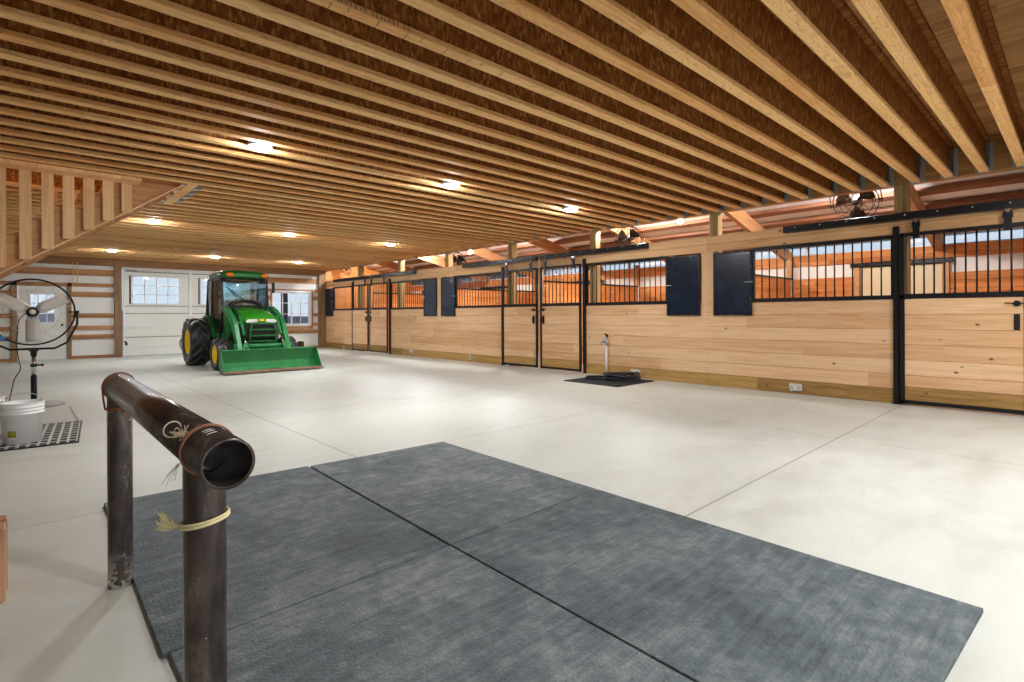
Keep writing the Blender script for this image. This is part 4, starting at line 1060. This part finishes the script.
# fenders
for s in (-1, 1):
    b = MB(); rings = []
    for k in range(9):
        a = PI*(.08+.90*k/8); r = .64
        y = 1.0 - r*math.cos(a)*1.0; z = .56 + r*math.sin(a)
        rings.append([(s*.46, y, z), (s*.585, y, z-.01), (s*.585, y*1.0, z-.05), (s*.46, y, z-.035)])
    b.ring_strip(rings, True, True, False)
    b.prism([(.42, .70), (.55, .62), (1.6, .62), (1.5, .95), (1.25, 1.15), (.75, 1.15), (.5, .95)], 'x', s*.46, s*.50)
    b.build('fender', M['jdgreen'], tr)
    b = MB(); b.box(s*.62-.14, s*.62+.14, -.02, .32, .40, .44, .01); b.box(s*.52-.02, s*.52+.02, .0, .3, .42, .62); b.build('step', M['chassis'], tr)
    # front mudguard / fuel tank side
    b = MB(); b.box(s*.42-.10, s*.42+.10, -.25, .45, .50, .78, .03); b.build('side_tank', M['jdgreen'], tr)
# loader
for s in (-1, 1):
    b = MB(); X0 = s*.44
    b.prism([(-.52, .45), (-.30, .45), (-.22, 1.25), (-.34, 1.34), (-.46, 1.28)], 'x', X0-.06, X0+.06, .008); b.build('loader_mast', M['jdgreen'], tr)
    # boom: knee shape
    poly = [(-.24, 1.40), (-.28, 1.30), (-.62, 1.19), (-1.02, .95), (-1.38, .42), (-1.46, .30), (-1.56, .33), (-1.52, .44), (-1.18, 1.00), (-1.08, 1.10), (-.70, 1.31), (-.40, 1.40)]
    X1 = s*.50
    b = MB(); b.prism(poly, 'x', X1-.048, X1+.048, .012); b.build('loader_arm', M['bucketg'], tr)
    b = MB(); b.tube([(X0, -.42, .62), (X0, -.85, .86)], .034, 10); b.build('lift_cylinder', M['chassis'], tr)
    b = MB(); b.tube([(X0, -.85, .86), (X0, -1.10, 1.0)], .018, 10); b.build('cylinder_rod', M['chrome'], tr)
    b = MB(); b.tube([(s*.38, -1.04, 1.16), (s*.38, -1.34, .76)], .030, 10); b.build('tilt_cylinder', M['bucketg'], tr)
    b = MB(); b.tube([(s*.38, -1.34, .76), (s*.38, -1.52, .52)], .016, 8); b.build('cylinder_rod', M['chrome'], tr)
    b = MB(); b.bar((s*.38, -1.44, .62), (s*.46, -1.56, .36), .05, .06, (1, 0, 0)); b.bar((s*.38, -1.50, .52), (s*.38, -1.64, .45), .05, .05, (1, 0, 0)); b.build('bucket_link', M['bucketg'], tr)
    b = MB(); b.tube(smooth_path([(s*.42, -.40, 1.20), (s*.40, -.8, 1.26), (s*.42, -1.05, 1.10), (s*.40, -1.2, .85), (s*.44, -1.3, .80)], 5), .012, 6); b.build('hydraulic_hose', M['chassis'], tr)
b = MB(); b.tube([(-.60, -1.40, .52), (.60, -1.40, .52)], .055, 14); b.build('torque_tube', M['bucketg'], tr)
# bucket
bw = .985
b = MB()
outer = [(-2.04, .03), (-1.74, .03), (-1.66, .09), (-1.62, .20), (-1.645, .46), (-1.70, .475)]
inner = [(-1.70, .455), (-1.675, .445), (-1.65, .21), (-1.685, .11), (-1.755, .055), (-2.04, .05)]
b.prism(outer+inner, 'x', -bw, bw)
for s in (-1, 1):
    b.prism([(-2.02, .03), (-1.74, .03), (-1.63, .12), (-1.625, .44), (-1.70, .475), (-1.76, .44), (-2.01, .075)], 'x', s*bw-.012*(s > 0), s*bw+.012*(s < 0))
b.box(-bw, bw, -1.725, -1.645, .45, .478, .006)
bo = b.build('loader_bucket', M['bucketg'], tr, (.035, 0, 0))
MB().box(-bw-.005, bw+.005, -2.09, -1.80, .022, .056, .004).build('cutting_edge', M['wornedge'], bo)
b = MB(); 
for (x0, x1, z0, z1) in ((-.12, .16, .10, .20), (-.03, .22, .07, .13), (-.3, -.1, .06, .085)): b.box(x0, x1, -1.80-z0, -1.755-z0*.5, .053, .0565)
b.build('rust_patch', M['rust'], bo)
# rear implement
im = thing('box_blade', 'rusty rear blade implement behind the tractor, against the back wall', 'implement', (4.57, 15.6, 0))
b = MB(); b.box(-1.36, 1.5, -.03, .03, .0, .40, .01); b.box(1.45, 1.5, -.3, .02, .0, .43, .01); b.box(-1.36, 1.5, -.06, .06, .36, .40, .008); b.build('blade_box', plain('brown_rusty_steel', srgb(88, 62, 46), .7, .3, var=.3), im)
b = MB(); b.bar((-1.09, -.45, .45), (-.74, .0, .9), .05, .05); b.bar((-.19, -.45, .45), (-.54, .0, .9), .05, .05); b.bar((-.64, -.4, .5), (-.4, .0, .38), .08, .08); b.tube(smooth_path([(-1.34, -.05, .38), (-1.50, -.10, .34), (-1.56, -.15, .52), (-1.50, -.2, .66)], 4), .022, 8); b.build('hitch_frame', M['grey'], im)

# ------------------------------------------------------------------ lights
def area(name, loc, size, power, rot=(0, 0, 0), col=(1, 1, 1), shape='DISK', sy=None):
    L = bpy.data.lights.new(name, 'AREA'); L.shape = shape; L.size = size; L.energy = power; L.color = col
    if sy: L.size_y = sy
    o = bpy.data.objects.new(name, L); COL.objects.link(o); o.location = loc; o.rotation_euler = rot; return o
for y in (-.15, -3.6):
    for x in LX: area('overhead_fill', (x, y, ZC-.04), .19, 30, col=(.95, .98, 1.0))  # unseen lights added overhead behind the camera to brighten the aisle
def point(name, loc, power, col=(1, .9, .75), r=.06):
    L = bpy.data.lights.new(name, 'POINT'); L.energy = power; L.color = col; L.shadow_soft_size = r
    o = bpy.data.objects.new(name, L); COL.objects.link(o); o.location = loc
for mY in mids: point('stall_fill', (9.0, mY, 3.08), 120, (.93, .96, 1.0))  # added fill lights hidden behind the beam, brighten the stalls
point('upstairs_fill', (-.5, 8.75, 4.9), 60, (1, .85, .62))  # added unseen light above the stair opening, warms the studs
wd_ = bpy.data.worlds.new('sky'); SC.world = wd_; wd_.use_nodes = True
nt = wd_.node_tree; nt.nodes.clear()
bg = nt.nodes.new('ShaderNodeBackground'); ou = nt.nodes.new('ShaderNodeOutputWorld'); nt.links.new(bg.outputs[0], ou.inputs[0])
tc = nt.nodes.new('ShaderNodeTexCoord'); sp = nt.nodes.new('ShaderNodeSeparateXYZ'); nt.links.new(tc.outputs['Generated'], sp.inputs[0])
rp = nt.nodes.new('ShaderNodeValToRGB'); nt.links.new(sp.outputs[2], rp.inputs[0])
rp.color_ramp.elements[0].position = 0.0; rp.color_ramp.elements[0].color = (.46, .50, .55, 1); rp.color_ramp.elements[1].position = .25; rp.color_ramp.elements[1].color = (.32, .42, .55, 1)
nt.links.new(rp.outputs[0], bg.inputs[0]); bg.inputs[1].default_value = 1.0

SC.view_settings.view_transform = 'Standard'; SC.view_settings.look = 'None'; SC.view_settings.gamma = 1.0
SC.view_settings.use_curve_mapping = False; SC.view_settings.exposure = 0.80
SC.cycles.max_bounces = 10; SC.cycles.diffuse_bounces = 6; SC.cycles.transparent_max_bounces = 16
SC.cycles.use_denoising = True
SC.cycles.sample_clamp_indirect = 8
